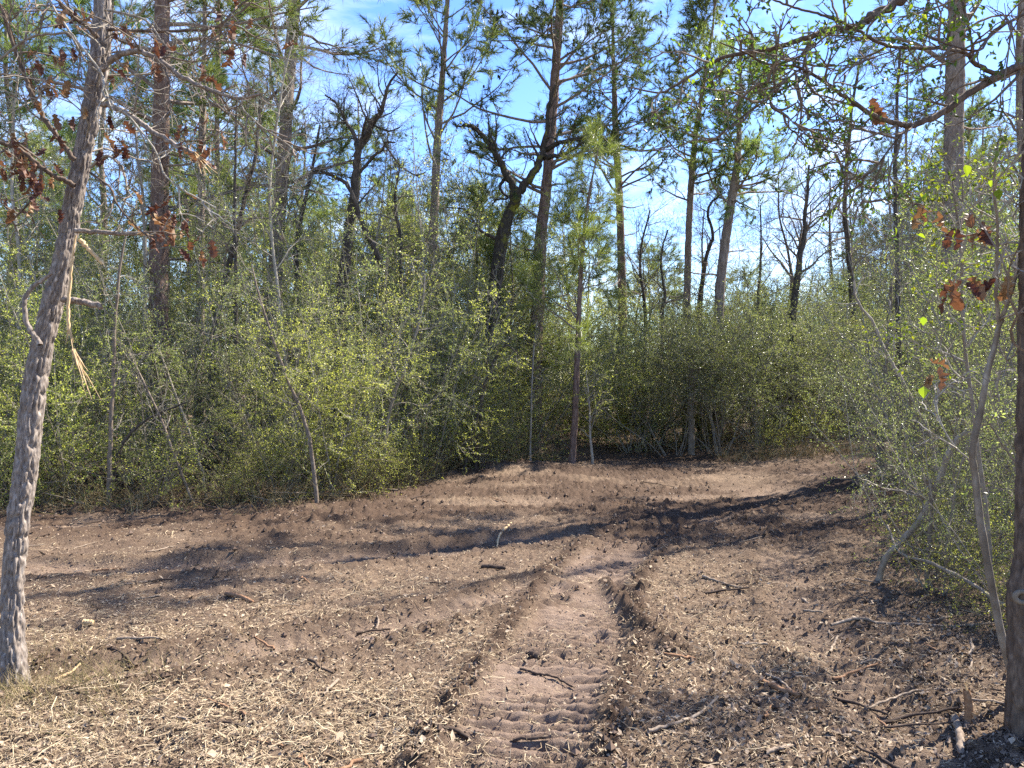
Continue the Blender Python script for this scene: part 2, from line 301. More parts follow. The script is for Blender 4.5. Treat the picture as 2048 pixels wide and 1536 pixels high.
def build_ground():
    def axis(parts):
        out = []
        for a, b, n in parts: out.append(np.linspace(a, b, n, endpoint=False))
        return np.concatenate(out+[[parts[-1][1]]])
    xs = axis([(-400, -60, 12), (-60, -16, 20), (-16, -7, 36), (-7, -3.2, 76), (-3.2, 3.2, 350), (3.2, 7, 76), (7, 16, 36), (16, 60, 20), (60, 400, 12)])
    ys = axis([(-60, -4, 16), (-4, 1.8, 40), (1.8, 4.2, 160), (4.2, 7, 120), (7, 11, 100), (11, 17, 64), (17, 30, 28), (30, 80, 24), (80, 700, 16)])
    X, Y = np.meshgrid(xs, ys); Z, B, C = ground(X, Y, True)
    ny, nx = X.shape; i = np.arange(ny-1)[:, None]*nx; j = np.arange(nx-1)[None, :]
    f = np.stack([i+j, i+j+1, i+j+nx+1, i+j+nx], -1).reshape(-1, 4)
    mb = MB(); mb.add(np.stack([X, Y, Z], -1), f)
    m, t, n, k, b, o = mat('forest_soil')
    g = n('ShaderNodeNewGeometry'); a1 = n('ShaderNodeAttribute'); a1.attribute_name = 'bare'; a2 = n('ShaderNodeAttribute'); a2.attribute_name = 'churn'
    def nz(s, d=5, r=.6):
        q = n('ShaderNodeTexNoise'); q.inputs['Scale'].default_value = s; q.inputs['Detail'].default_value = d; q.inputs['Roughness'].default_value = r; k(g.outputs['Position'], q.inputs['Vector']); return q.outputs[0]
    def mix(f_, c1, c2, typ='MIX'):
        q = n('ShaderNodeMix'); q.data_type = 'RGBA'; q.blend_type = typ
        for s_, v in ((0, f_), (6, c1), (7, c2)):
            if isinstance(v, (tuple, float)): q.inputs[s_].default_value = v if isinstance(v, float) else (*v, 1)
            else: k(v, q.inputs[s_])
        return q.outputs[2]
    r1 = ramp(n, [(.3, (.080, .054, .037)), (.5, (.148, .104, .071)), (.7, (.235, .174, .118))]); k(nz(38, 8, .72), r1.inputs[0])     # mulch and crumbs
    r2 = ramp(n, [(.3, (.150, .104, .076)), (.55, (.215, .155, .116)), (.75, (.27, .203, .155))]); k(nz(9, 8, .6), r2.inputs[0])      # pressed clay
    r3 = ramp(n, [(.42, (0, 0, 0)), (.6, (1, 1, 1))]); k(nz(1.1, 4), r3.inputs[0])
    c = mix(r3.outputs[0], r1.outputs[0], (.070, .047, .036)); c = mix(.35, r1.outputs[0], c)
    c = mix(a1.outputs['Fac'], c, r2.outputs[0])
    c = mix(a2.outputs['Fac'], c, (.068, .044, .030))
    k(c, b.inputs['Base Color']); b.inputs['Roughness'].default_value = .95; b.inputs['Specular IOR Level'].default_value = .12
    bp = n('ShaderNodeBump'); bp.inputs['Strength'].default_value = 1.; bp.inputs['Distance'].default_value = .02; k(nz(70, 6, .75), bp.inputs['Height']); k(bp.outputs[0], b.inputs['Normal'])
    ob = mb.build('ground', m, smooth=True); ob['kind'] = 'structure'; ob['label'] = 'churned reddish brown forest clearing floor with wheel tracks'
    for nm, arr in (('bare', B), ('churn', C)):
        at = ob.data.attributes.new(nm, 'FLOAT', 'POINT'); at.data.foreach_set('value', arr.astype(np.float32).ravel())
build_ground()

# ------------------------------------------------------------------ generators for plants
def shrub_meshes(name, h, spread, nst, n2, n3, nl, leaf, lmat, tmat, r0=.014, lean=.35, low=.04, bare=0.):
    rng = RNG(name); a = rng.uniform(0, 6.283, nst)
    S = np.stack([np.cos(a)*.12*spread, np.sin(a)*.12*spread, 0*a-.05], 1)*rng.uniform(.3, 1.3, nst)[:, None]; S[:, 2] = -.05
    D = np.stack([np.cos(a)*lean, np.sin(a)*lean, np.ones(nst)], 1)+rng.normal(0, .12, (nst, 3))
    P, R = grow(S, D, h*rng.uniform(.7, 1.08, nst), r0*rng.uniform(.6, 1.2, nst), 10, .10, .02, rng, .25)
    tw = MB(); tw.add(*tubes(P, R, 5)); fo = MB()
    s2, d2, r2, t2 = spawn(P, R, n2, low, .98, 1.05, .3, rng)
    L2 = spread*rng.uniform(.45, 1.0, len(s2))*(1.05-.55*t2); P2, R2 = grow(s2, d2, L2, np.maximum(r2*.5, .003), 6, .16, .03, rng, .3)
    tw.add(*tubes(P2, R2, 3))
    s3, d3, r3, t3 = spawn(P2, R2, n3, .15, 1., .95, .35, rng)
    L3 = spread*rng.uniform(.18, .48, len(s3)); P3_, R3 = grow(s3, d3, L3, .0022, 4, .2, .02, rng, .5)
    tw.add(*tubes(P3_, R3, 3))
    keep = rng.random(len(P3_)) > bare
    s, d, _ = along(P3_[keep], R3[keep], nl, .08, 1., rng)
    lv, lf = leaves(s+rng.normal(0, .012, s.shape), d, leaf, leaf*.52, rng); fo.add(lv, lf)
    return tw.mesh(name+'_stems', tmat), fo.mesh(name+'_foliage', lmat), tw.tris()+fo.tris()

SH = {}
def sh(key, *a, **k): SH[key] = shrub_meshes('shrub_'+key, *a, **k)
sh('a', 3.5, 1.25, 7, 11, 9, 22, .034, M['yaupon'], M['twig'])
sh('b', 3.8, 1.40, 6, 12, 9, 20, .038, M['yaupon'], M['twig_pale'])
sh('c', 3.2, 1.15, 8, 10, 8, 25, .028, M['yaupon'], M['twig'], lean=.5)
sh('d', 3.7, 1.30, 7, 12, 9, 23, .031, M['yaupon_grey'], M['twig'])
sh('e', 3.4, 1.40, 7, 11, 9, 21, .033, M['yaupon_grey'], M['twig_pale'], lean=.45)
sh('s', 3.9, 1.25, 7, 10, 7, 13, .030, M['yaupon_grey'], M['twig'], bare=.2)       # thin, twiggy
sh('t', 3.3, 1.15, 7, 10, 7, 12, .028, M['yaupon_grey'], M['twig_brown'], bare=.25, lean=.5)
sh('h', 5.4, 1.55, 7, 15, 9, 13, .034, M['yaupon'], M['twig_pale'], lean=.25, r0=.02)
sh('i', 4.8, 1.45, 8, 14, 9, 12, .036, M['yaupon_grey'], M['twig'], lean=.32, r0=.018)
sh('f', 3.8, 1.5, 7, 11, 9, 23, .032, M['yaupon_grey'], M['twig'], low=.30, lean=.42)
sh('low', 1.0, .75, 9, 7, 6, 9, .030, M['yaupon'], M['twig_brown'], r0=.007, lean=.8)
def put_shrub(key, x, y, s, label, group, zs=1., tilt=0., rot=None, name='yaupon_shrub'):
    rng = RNG('%s%.3f%.3f' % (key, x, y)); tw, fo, _ = SH[key]
    o = thing(name, label, 'shrub', (x, y, gz(x, y)), group)
    o.rotation_euler = (rng.normal(0, .05)+tilt, rng.normal(0, .05), rng.uniform(0, 6.28) if rot is None else rot); o.scale = (s, s, s*zs)
    link('stems', tw, o); link('foliage', fo, o)
    return o

def pine_crown(rng, P, R, t0, nb, Lb, n2=7, n3=4, m=15, nl=.20, nw=.011, up=.02, droop=1.25, per=2, dead=0, Lfun=None):
    """branches and needles of one pine whose trunk centre line is P"""
    wood, need = MB(), MB()
    Pt = curve(P, 40)[None]; Rt = np.interp(np.linspace(0, 1, 40), np.linspace(0, 1, len(R)), R)[None]
    s1, d1, r1, t1 = spawn(Pt, Rt, nb, t0, .985, droop, .22, rng)
    f = Lfun(t1) if Lfun else (1.12-.8*sstep(.45, 1., t1))
    P1, R1 = grow(s1, d1, Lb*f*rng.uniform(.55, 1.1, len(s1)), np.clip(r1*.33, .008, .05), 8, .13, up, rng, .25); wood.add(*tubes(P1, R1, 5))
    s2, d2, r2, t2 = spawn(P1, R1, n2, .28, 1., .8, .25, rng)
    P2, R2 = grow(s2, d2, Lb*.33*rng.uniform(.5, 1.1, len(s2))*(1.1-.4*t2), np.maximum(r2*.5, .005), 5, .16, .05, rng, .4); wood.add(*tubes(P2, R2, 3))
    s3, d3, r3, t3 = spawn(P2, R2, n3, .3, 1., .6, .2, rng)
    P3_, R3 = grow(s3, d3, rng.uniform(.12, .32, len(s3)), .004, 2, .15, .12, rng, .8); wood.add(*tubes(P3_, R3, 3))
    tip = np.concatenate([P3_[:, -1], P2[:, -1]]); td = np.concatenate([unit(P3_[:, -1]-P3_[:, -2]), unit(P2[:, -1]-P2[:, -2])])
    if per > 1: tip = np.concatenate([tip, P3_[:, 1]]); td = np.concatenate([td, unit(P3_[:, 1]-P3_[:, 0])])
    need.add(*tufts(tip, td, m, nl, nw, rng))
    if dead:
        s, d, r, t = spawn(Pt, Rt, dead, .12, t0+.2, 1.4, .2, rng)
        Pd, Rd = grow(s, d, rng.uniform(.4, 1.5, len(s)), np.clip(r*.22, .006, .03), 6, .16, 0, rng, .3); wood.add(*tubes(Pd, Rd, 4))
        s, d, r, t = spawn(Pd, Rd, 4, .3, 1, .9, .3, rng); Pe, Re = grow(s, d, rng.uniform(.15, .6, len(s)), .004, 4, .2, 0, rng, .4); wood.add(*tubes(Pe, Re, 3))
    return wood, need, tip
def cones(tip, rng, n, size=.032):
    """small dark open cones among the needles"""
    c = tip[rng.choice(len(tip), n)]+rng.normal(0, .05, (n, 3))
    t = (1+5**.5)/2; v = unit(np.array([(-1, t, 0), (1, t, 0), (-1, -t, 0), (1, -t, 0), (0, -1, t), (0, 1, t), (0, -1, -t), (0, 1, -t), (t, 0, -1), (t, 0, 1), (-t, 0, -1), (-t, 0, 1)], float))
    f = np.array([(0, 11, 5), (0, 5, 1), (0, 1, 7), (0, 7, 10), (0, 10, 11), (1, 5, 9), (5, 11, 4), (11, 10, 2), (10, 7, 6), (7, 1, 8), (3, 9, 4), (3, 4, 2), (3, 2, 6), (3, 6, 8), (3, 8, 9), (4, 9, 5), (2, 4, 11), (6, 2, 10), (8, 6, 7), (9, 8, 1)])
    V = c[:, None]+v[None]*size*rng.uniform(.7, 1.2, (n, 1, 1))*np.array([.8, .8, 1.25])
    mb = MB(); mb.add(V, (f[None]+np.arange(n)[:, None, None]*12).reshape(-1, 3)); return mb
def twiggy(rng, P, R, nb, Lb, n2, n3, t0=.3, up=.03, ang=.8, r1f=.45, n4=0, wand=.2):
    """bare branching of a leafless tree"""
    wood = MB(); Pt = curve(P, 24)[None]; Rt = np.interp(np.linspace(0, 1, 24), np.linspace(0, 1, len(R)), R)[None]
    s, d, r, t = spawn(Pt, Rt, nb, t0, 1., ang, .25, rng); P1, R1 = grow(s, d, Lb*rng.uniform(.5, 1.1, len(s))*(1.15-.6*t), np.maximum(r*r1f, .006), 8, wand, up, rng, .25); wood.add(*tubes(P1, R1, 4))
    s, d, r, t = spawn(P1, R1, n2, .2, 1., .8, .3, rng); P2, R2 = grow(s, d, Lb*.45*rng.uniform(.4, 1.1, len(s)), np.maximum(r*.5, .004), 6, wand, up, rng, .3); wood.add(*tubes(P2, R2, 3))
    s, d, r, t = spawn(P2, R2, n3, .2, 1., .8, .3, rng); P3_, R3 = grow(s, d, Lb*.2*rng.uniform(.4, 1.2, len(s)), .003, 4, wand, up, rng, .5); wood.add(*tubes(P3_, R3, 3))
    if n4:
        s, d, r, t = spawn(P3_, R3, n4, .2, 1., .8, .3, rng); P4, R4 = grow(s, d, Lb*.1*rng.uniform(.4, 1.2, len(s)), .002, 2, wand, up, rng, .6); wood.add(*tubes(P4, R4, 3))
    return wood, (P3_, R3)

# lobed oak leaf, curled; a few variants share their mesh data
def oak_leaf(seed, L=.12):
    rng = RNG('oak%d' % seed); t = np.array([0, .12, .24, .36, .48, .60, .72, .84, 1.]); wd = np.array([.03, .22, .12, .42, .20, .46, .22, .26, 0.])*.85
    wd = wd*rng.uniform(.8, 1.2, 9); cu, cv = rng.uniform(-1.2, 1.2), rng.uniform(.8, 2.2)
    def pt(a, b): return np.array([a+.05*np.sin(a*5+seed), b*np.cos(b*cv*1.6), .35*cu*a*a+cv*b*b*1.2+.05*np.sin(9*a+7*b+seed)])*L
    v = [pt(a, 0) for a in t]+[pt(a, q) for a, q in zip(t[:-1], wd)]+[pt(a, -q*rng.uniform(.8, 1.1)) for a, q in zip(t[:-1], wd)]
    f = []
    for i in range(8):
        for off in (9, 17):
            a, b, c = i, i+1, off+i
            if i < 7: f += [(a, b, c), (b, off+i+1, c)]
            else: f += [(a, b, c)]
    return np.array(v), np.array(f)
OAK = [oak_leaf(i) for i in range(5)]
def oak_mesh(i, m, nm): mb = MB(); mb.add(*OAK[i]); return mb.mesh(nm, m)
OAK_DEAD = [oak_mesh(i, M['dead_leaf'], 'dead_leaf') for i in range(5)]
OAK_FALL = [oak_mesh(i, M['fallen'], 'fallen_leaf') for i in range(5)]
def hang_leaf(parent, p, rng, s=1., pool=None, name='leaf'):
    o = link(name, (pool or OAK_DEAD)[rng.integers(5)], parent, Vector(p)-parent.location)
    o.rotation_euler = (rng.uniform(-1, 1), rng.uniform(.5, 2.2), rng.uniform(0, 6.28)); s = s*rng.uniform(.7, 1.2); o.scale = (s, s, s); return o

def pxline(pts, d0, d1=None):
    """photo points (x, y[, depth]) -> places along a stem"""
    n = len(pts); d1 = d0 if d1 is None else d1
    return np.array([P3(p[0], p[1], p[2] if len(p) > 2 else d0+(d1-d0)*i/(n-1)) for i, p in enumerate(pts)])
def rpx(w, d): return w/2/F*d
def local(mb_v, o): return np.asarray(mb_v)-np.array(o.location)[None]
def to_local(mb, o):
    loc = np.array(o.location, np.float32); mb.v = [v-loc for v in mb.v]; return mb
def stem(o, name, pts, radii, m, k=None, s=7):
    """one limb as a mesh child; pts are places in the world"""
    c = curve(np.column_stack([pts, radii]), k or max(8, len(pts)*4)); mb = MB()
    rng = RNG(name+str(pts[0][0])+str(pts[-1][2])); c[1:-1, :3] += rng.normal(0, 1, (len(c)-2, 3))*c[1:-1, 3:4]*.22
    mb.add(*tubes(c[:, :3], np.maximum(c[:, 3], .0008), s)); to_local(mb, o)
    return mb.build(name, m, o, True), c
# ------------------------------------------------------------------ pines that can be told apart
def arc_resample(P, R, k):
    c = curve(np.column_stack([P, R]), 200); s = np.concatenate([[0], np.cumsum(np.linalg.norm(np.diff(c[:, :3], axis=0), axis=1))])
    t = np.linspace(0, s[-1], k); return np.stack([np.interp(t, s, c[:, i]) for i in range(3)], 1), np.interp(t, s, c[:, 3])
def trunk_line(pts, wid, d, top=None, base=True, topr=.03):
    """photo points from the bottom up -> a trunk that starts in the ground"""
    P = pxline(pts, d); R = np.array([rpx(q*.75, d) for q in wid])
    if base:
        x, y = P[0, 0]+(P[0, 0]-P[1, 0])*.3, d; b = np.array([[x, y, gz(x, y)-.08]]); P = np.vstack([b, P]); R = np.concatenate([[R[0]*1.12], R])
    if top is not None and top > P[-1, 2]:
        v = (P[-1]-P[-2])/(P[-1, 2]-P[-2, 2]); v[:2] *= .5; h = top-P[-1, 2]
        P = np.vstack([P, P[-1]+v*h*.5, P[-1]+v*h]); R = np.concatenate([R, [(R[-1]+topr)/2, topr]])
    return arc_resample(P, R, 26)
def pine(label, pts, wid, d, top, zc, nb, Lb, need='pine', bark='pine_bark', cone=0, amp=.012, sides=24, rings=170, limbs=(), name='pine_tree', **kw):
    P, R = trunk_line(pts, wid, d, top); rng = RNG(label)
    o = thing(name, label, 'pine tree', tuple(P[0]))
    mb = MB(); mb.add(*bark_tube(P, R, rings, sides, amp, 26, 6, seed=rng.uniform(0, 30), flare=.25)); to_local(mb, o).build('trunk', M[bark], o, True)
    H = P[-1, 2]-P[0, 2]; wood, nd, tip = pine_crown(rng, P, R, (zc-P[0, 2])/H, nb, Lb, **kw)
    br = to_local(wood, o).build('branches', M['pine_bark_grey'], o)
    to_local(nd, o).build('crown', M[need], o)
    if cone: c = to_local(cones(tip, rng, cone), o).build('cones', M['stick_dark'], o); c['kind'] = 'stuff'
    for pl, w0 in limbs: stem(o, 'limb', pxline(pl, d), np.linspace(rpx(w0, d), rpx(w0*.4, d), len(pl)), M[bark])
    return o
pine('tall pine with reddish plated bark just right of the leaning foreground trunk', [(317, 560), (318, 470), (322, 250), (325, 0)], [50, 47, 42, 37], 13, 15.5, 5.6, 34, 2.6, dead=12, amp=.02, sides=40, rings=260)
pine('straight grey-brown pine behind the thicket left of the forked oak', [(548, 640), (556, 450), (568, 300), (580, 120), (590, 0)], [40, 37, 34, 32, 29], 15, 15, 5.2, 32, 2.6, bark='pine_bark_grey', dead=12, need='pine')
pine('slender dark pine with bright tufts on its right side against open sky', [(866, 520), (870, 400), (874, 300), (883, 180), (895, 0)], [25, 23, 21, 17, 12], 17, 12.5, 6.3, 26, 2.3, need='pine_young', bark='pine_bark_grey', up=.10, droop=.95, dead=6)
pine('tallest centre pine with a dark cone-studded crown against the sky', [(1072, 700), (1080, 500), (1092, 380), (1102, 260), (1112, 130), (1120, 0)], [36, 33, 29, 27, 24, 20], 17.3, 13.2, 5.8, 46, 2.7, need='pine_dark', cone=420, n2=8, m=16, nl=.17, dead=10, amp=.016)
pine('thin pine standing just right of the tallest centre pine', [(1245, 640), (1242, 500), (1238, 380), (1232, 280), (1228, 160), (1226, 80)], [24, 22, 20, 18, 13, 9], 21, 12.6, 6.6, 34, 2.2, need='pine_dark', cone=200, nl=.14, dead=14)
pine('slim pine with airy crown on the right, beside open blue sky', [(1374, 620), (1378, 450), (1388, 300), (1405, 180), (1425, 60)], [20, 18, 16, 12, 7], 19, 11.8, 6.0, 40, 2.0, need='pine', cone=120, nl=.15, dead=6, bark='pine_bark_grey')
pine('leaning pine with bent top, right of the airy-crowned pine', [(1438, 620), (1450, 490), (1468, 370), (1477, 300), (1480, 190)], [27, 25, 22, 16, 10], 18, 9.6, 5.6, 34, 1.9, need='pine', cone=60, nl=.15, dead=8, bark='pine_bark_grey')
pine('thick shaded grey pine trunk near the right edge behind the leafy boughs', [(1903, 640), (1906, 400), (1909, 200), (1913, 0)], [54, 50, 46, 43], 13, 16, 6.2, 24, 2.6, bark='pine_bark_grey', amp=.022, sides=40, rings=240, dead=8, need='pine_dark')
pine('young pine with thin trunk rooted on the clearing edge at the dark gap', [(1144, 930), (1150, 830), (1156, 680), (1161, 560), (1172, 430), (1190, 330), (1200, 285)], [19, 18, 15, 12, 9, 5, 3], 14.75, None, 2.5, 28, 1.5, nw=.007, need='pine_young', bark='pine_bark', Lfun=lambda t: 1.05-.82*sstep(.4, 1., t), n2=6, n3=3, m=16, nl=.22, up=.03, droop=1.1, amp=.008, sides=14, rings=140)
pine('dark-barked pine between the reddish pine and the straight grey-brown pine', [(398, 720), (400, 600), (402, 440), (405, 250), (408, 120)], [24, 23, 21, 18, 13], 16, 13, 5.8, 30, 2.2, bark='pine_bark_grey', dead=10)
pine('pine seen behind the fork of the two left pines, crown thick with needles', [(437, 620), (436, 420), (434, 260), (436, 120), (438, 0)], [15, 14, 13, 12, 10], 22, 15, 6, 38, 2.4, need='pine', dead=8)

# far pines: a few kinds, copied with their parts
def proto_pine(i):
    rng = RNG('farpine%d' % i); H = rng.uniform(13, 16); k = 9
    P = np.zeros((k, 3)); P[:, 2] = np.linspace(-.3, H, k); P[1:, :2] = np.cumsum(rng.normal(0, .09, (k-1, 2)), 0); R = np.linspace(.15, .03, k)
    mb = MB(); mb.add(*bark_tube(P, R, 60, 10, .012, 20, 5, seed=i*3.3)); wood, nd, _ = pine_crown(rng, P, R, rng.uniform(.28, .48), 34, 2.5, m=15, nl=.22, nw=.013, dead=10)
    return mb.mesh('far_trunk', M['pine_bark_grey'], True), wood.mesh('far_branches', M['pine_bark_grey']), nd.mesh('far_needles', M['pine' if i % 2 else 'pine_dark'])
FP = [proto_pine(i) for i in range(4)]
def far_pine(i, x, y, s, label, group):
    o = thing('pine_tree', label, 'pine tree', (x, y, gz(x, y)), group); rng = RNG('fp%.2f%.2f' % (x, y)); o.rotation_euler = (rng.normal(0, .02), rng.normal(0, .02), rng.uniform(0, 6.28)); o.scale = (s, s, s)
    for nm, me in zip(('trunk', 'branches', 'crown'), FP[i]): link(nm, me, o)
rng = RNG('far pines')
for (px, d, s) in [(-60, 19, 1), (60, 21, .95), (190, 24, 1.05), (360, 27, 1), (520, 33, 1.1), (690, 35, 1.1), (20, 40, 1.2), (430, 46, 1.2), (590, 44, 1.2), (760, 42, .9), (-200, 26, 1.1), (-150, 36, 1.2)]:
    far_pine(int(rng.integers(4)), (px-1024)/F*d, d, s, 'pine with green needles deep in the wood behind the left thicket', 'far pines behind the left thicket')
for (px, d, s) in [(800, 30, .62), (935, 26, .58), (960, 34, .7), (1010, 44, .8), (1150, 32, .62), (1300, 40, .62), (1340, 52, .7), (1510, 46, .55), (1590, 38, .45), (1060, 58, .9), (880, 55, .85), (1240, 60, .7)]:
    far_pine(int(rng.integers(4)), (px-1024)/F*d, d, s, 'low far pine seen between the trunks under the open sky', 'far pines under the open sky')
for (px, d, s) in [(1700, 36, .7), (1795, 27, .7), (1840, 38, .9), (1970, 24, .75), (2040, 32, .9), (1880, 48, 1.1), (1745, 52, .9), (1780, 34, 1.0), (1900, 31, 1.), (1940, 38, 1.1), (2010, 44, 1.2), (1820, 56, 1.2), (1690, 60, .9), (2090, 36, 1.1), (1960, 58, 1.3)]:
    far_pine(int(rng.integers(4)), (px-1024)/F*d, d, s, 'pine deep in the shaded wood behind the right-hand shrubs', 'far pines behind the right shrubs')

def proto_young(i):
    rng = RNG('youngpine%d' % i); H = rng.uniform(5.5, 7); k = 7; P = np.zeros((k, 3)); P[:, 2] = np.linspace(-.2, H, k); P[1:, :2] = np.cumsum(rng.normal(0, .06, (k-1, 2)), 0); R = np.linspace(.06, .012, k)
    mb = MB(); mb.add(*bark_tube(P, R, 40, 8, .006, 20, 5, seed=i*5.3)); wood, nd, _ = pine_crown(rng, P, R, .22, 40, 1.7, n2=6, n3=3, m=16, nl=.22, nw=.007, up=.06, droop=1.1)
    return mb.mesh('young_trunk', M['pine_bark_grey'], True), wood.mesh('young_branches', M['pine_bark_grey']), nd.mesh('young_needles', M['pine' if i else 'pine_young'])
FP += [proto_young(i) for i in range(2)]
for (px, d, s) in [(150, 15.5, .9), (340, 17, 1.), (450, 18, 1.05), (640, 19, 1.), (760, 20, 1.05), (950, 18.5, 1.0), (1020, 17.5, .9), (830, 23, 1.1), (1180, 24, 1.), (1320, 24, .85), (1500, 24, .75), (1700, 22, .7), (1830, 20, .7), (1990, 17, .75), (60, 17, 1.05), (560, 22, 1.2)]:
    far_pine(4+int(rng.integers(2)), (px-1024)/F*d, d, s, 'young bushy pine standing among the shrubs behind the clearing edge', 'young pines among the shrubs')

# ------------------------------------------------------------------ crooked oaks
o = thing('oak_tree', 'dark mossy forked oak leaning right in the middle of the wood', 'oak tree', tuple(P3(975, 900, 16.2)*[1, 1, 0]))
d = 16.2; rng = RNG('oak i')
ox = [(975, 880), (985, 640), (996, 530), (1007, 462), (1025, 410)]
P = pxline(ox, d); P[0, 2] = gz(*P[0, :2])-.1; mb = MB(); mb.add(*bark_tube(P, np.array([rpx(q, d) for q in (30, 28, 27, 26, 20)]), 90, 20, .012, 26, 8, 3, .3)); to_local(mb, o).build('trunk', M['moss_bark'], o, True)
def limb(o, pts, w0, w1, d, m, d1=None, nb=6, Lb=.8, tm='oak_bark', n2=4, n3=4, t0=.35, name='limb'):
    W = pxline(pts, d, d1); R = np.linspace(rpx(w0, d), rpx(w1, d1 or d), len(pts)); ob, c = stem(o, name, W, R, M[m])
    if nb:
        wood, _ = twiggy(RNG(str(pts)), c[::2, :3], c[::2, 3], nb, Lb, n2, n3, t0); to_local(wood, o); v = wood.build('twigs', M[tm], ob)
    return ob
limb(o, [(1024, 412), (1040, 385), (1057, 363), (1077, 327), (1085, 303), (1093, 262), (1097, 215), (1110, 170)], 21, 5, d, 'moss_bark', 15.9, 8, 1.1)
limb(o, [(1085, 303), (1110, 290), (1147, 278), (1200, 275), (1240, 290), (1275, 300)], 11, 3, d, 'moss_bark', 15.4, 8, .9)
limb(o, [(1080, 316), (1100, 313), (1123, 310), (1153, 293), (1180, 278)], 12, 4, d, 'moss_bark', 15.6, 6, .7)
limb(o, [(1022, 415), (1027, 373), (1013, 350), (997, 317), (982, 293), (963, 267), (940, 252), (925, 250)], 17, 7, d, 'moss_bark', 15.9, 8, .9)
limb(o, [(985, 296), (992, 277), (993, 253), (990, 225)], 6, 2, d, 'moss_bark', nb=4, Lb=.6)
limb(o, [(1014, 352), (1000, 370), (1003, 383), (1016, 396), (992, 400), (984, 412)], 8, 2, d, 'moss_bark', nb=3, Lb=.5)
limb(o, [(1000, 480), (960, 460), (930, 420), (890, 415)], 8, 2, d, 'oak_bark', nb=6, Lb=.9)

d = 14; o = thing('oak_tree', 'bare black oak with two crooked stems left of centre', 'oak tree', tuple(P3(672, 850, 14)*[1, 1, 0]))
P = pxline([(668, 850), (678, 640), (693, 512), (700, 443), (710, 383)], d); P[0, 2] = gz(*P[0, :2])-.1; mb = MB(); mb.add(*bark_tube(P, np.array([rpx(q, d) for q in (27, 25, 22, 20, 18)]), 80, 16, .010, 26, 8, 8, .3)); to_local(mb, o).build('trunk', M['oak_bark'], o, True)
limb(o, [(709, 390), (713, 333), (717, 300), (733, 273), (742, 247), (760, 227), (770, 197), (777, 170), (795, 145)], 17, 4, d, 'oak_bark', 13.5, 12, 1.2, n2=5, n3=5, t0=.2)
limb(o, [(716, 300), (710, 273), (697, 252), (688, 235), (672, 205), (650, 190)], 10, 3, d, 'oak_bark', 14.4, 9, 1.0, n2=5, n3=5)
limb(o, [(770, 540), (747, 493), (723, 443), (711, 405), (690, 365), (650, 345), (620, 335)], 13, 5, d, 'oak_bark', 13.6, 8, .9)
limb(o, [(720, 345), (745, 315), (765, 300), (772, 285), (790, 285)], 7, 3, d, 'oak_bark', 13.6, 6, .7)
limb(o, [(770, 290), (800, 330), (830, 350), (850, 345)], 4, 2, d, 'oak_bark', 13.6, 5, .8)
limb(o, [(742, 247), (775, 262), (800, 255)], 5, 2, d, 'oak_bark', 13.6, 5, .7)

# slender leafless trees in the middle distance, each on its own line
def bare_tree(label, pts, w0, w1, d, nb, Lb, m='oak_bark', tm='twig_brown', n2=5, n3=5, t0=.3, n4=0, name='bare_tree', d1=None, leaves_n=0, up=.03):
    W = pxline(pts, d, d1); W[0, 2] = gz(W[0, 0], W[0, 1])-.06
    o = thing(name, label, 'tree', tuple(W[0])); R = np.linspace(rpx(w0, d), rpx(w1, d), len(pts)); ob, c = stem(o, 'trunk', W, R, M[m])
    wood, tw = twiggy(RNG(label), c[::2, :3], c[::2, 3], nb, Lb, n2, n3, t0, n4=n4, up=up); to_local(wood, o).build('twigs', M[tm], o)
    if leaves_n:
        r = RNG(label+'l'); s, dd, _ = along(*tw, leaves_n, .2, 1, r); mb = MB(); mb.add(*leaves(s, dd, .035, .018, r)); to_local(mb, o).build('foliage', M['yaupon'], o)
    return o
bare_tree('leafless stem leaning right between the two left pines', [(415, 760), (432, 660), (470, 480), (490, 400), (512, 300), (520, 200)], 15, 5, 12.5, 14, 1.1, n4=3)
bare_tree('thin dark straight stem in front of the straight grey pine', [(475, 760), (472, 600), (470, 400), (472, 250), (473, 195)], 9, 3, 12, 8, .7)
bare_tree('dark forked stem rising through thicket left of the forked oak', [(585, 760), (592, 560), (602, 440), (622, 350), (640, 250)], 13, 4, 15, 12, 1.2, n4=3)
bare_tree('small dark bare tree above the right-hand thicket beside the leaning pine', [(1325, 760), (1324, 650), (1330, 590), (1322, 520), (1335, 460)], 9, 3, 18.4, 12, 1.1, n4=3, up=0)
bare_tree('crooked bare tree between airy-crowned pine and leaning pine', [(1400, 760), (1402, 620), (1412, 520), (1425, 470), (1415, 420), (1440, 390)], 10, 4, 18.8, 10, 1.1, n4=3, up=0)
bare_tree('leafless tree with a fan of fine twigs against the right-hand sky', [(1585, 800), (1590, 600), (1604, 500), (1612, 420), (1618, 330)], 18, 4, 18, 20, 2.0, n4=3, n3=5)
bare_tree('leafless tree with drooping fine twigs in front of the right wood', [(1700, 800), (1705, 600), (1690, 430), (1700, 250), (1720, 120)], 15, 4, 18.6, 22, 2.0, n4=3, n3=5)
bare_tree('leafless twiggy tree behind the leafy boughs at the right edge', [(2100, 900), (2092, 520), (2080, 300), (2076, 0), (2085, -350), (2092, -700)], 20, 9, 11.4, 24, 1.2, n4=2, n3=4, m='pine_bark_grey')
bare_tree('tall leafless tree far behind the dark trunk at the right edge', [(2052, 900), (2048, 520), (2040, 200), (2046, -100), (2050, -420), (2052, -720)], 19, 8, 15.1, 26, 1.5, n4=2, n3=4, m='pine_bark_grey')
bare_tree('thin leafless tree above the shrubs left of the thick shaded pine', [(1800, 800), (1795, 520), (1790, 300), (1800, 100)], 12, 5, 11.5, 14, 1.4, n4=3, n3=5)
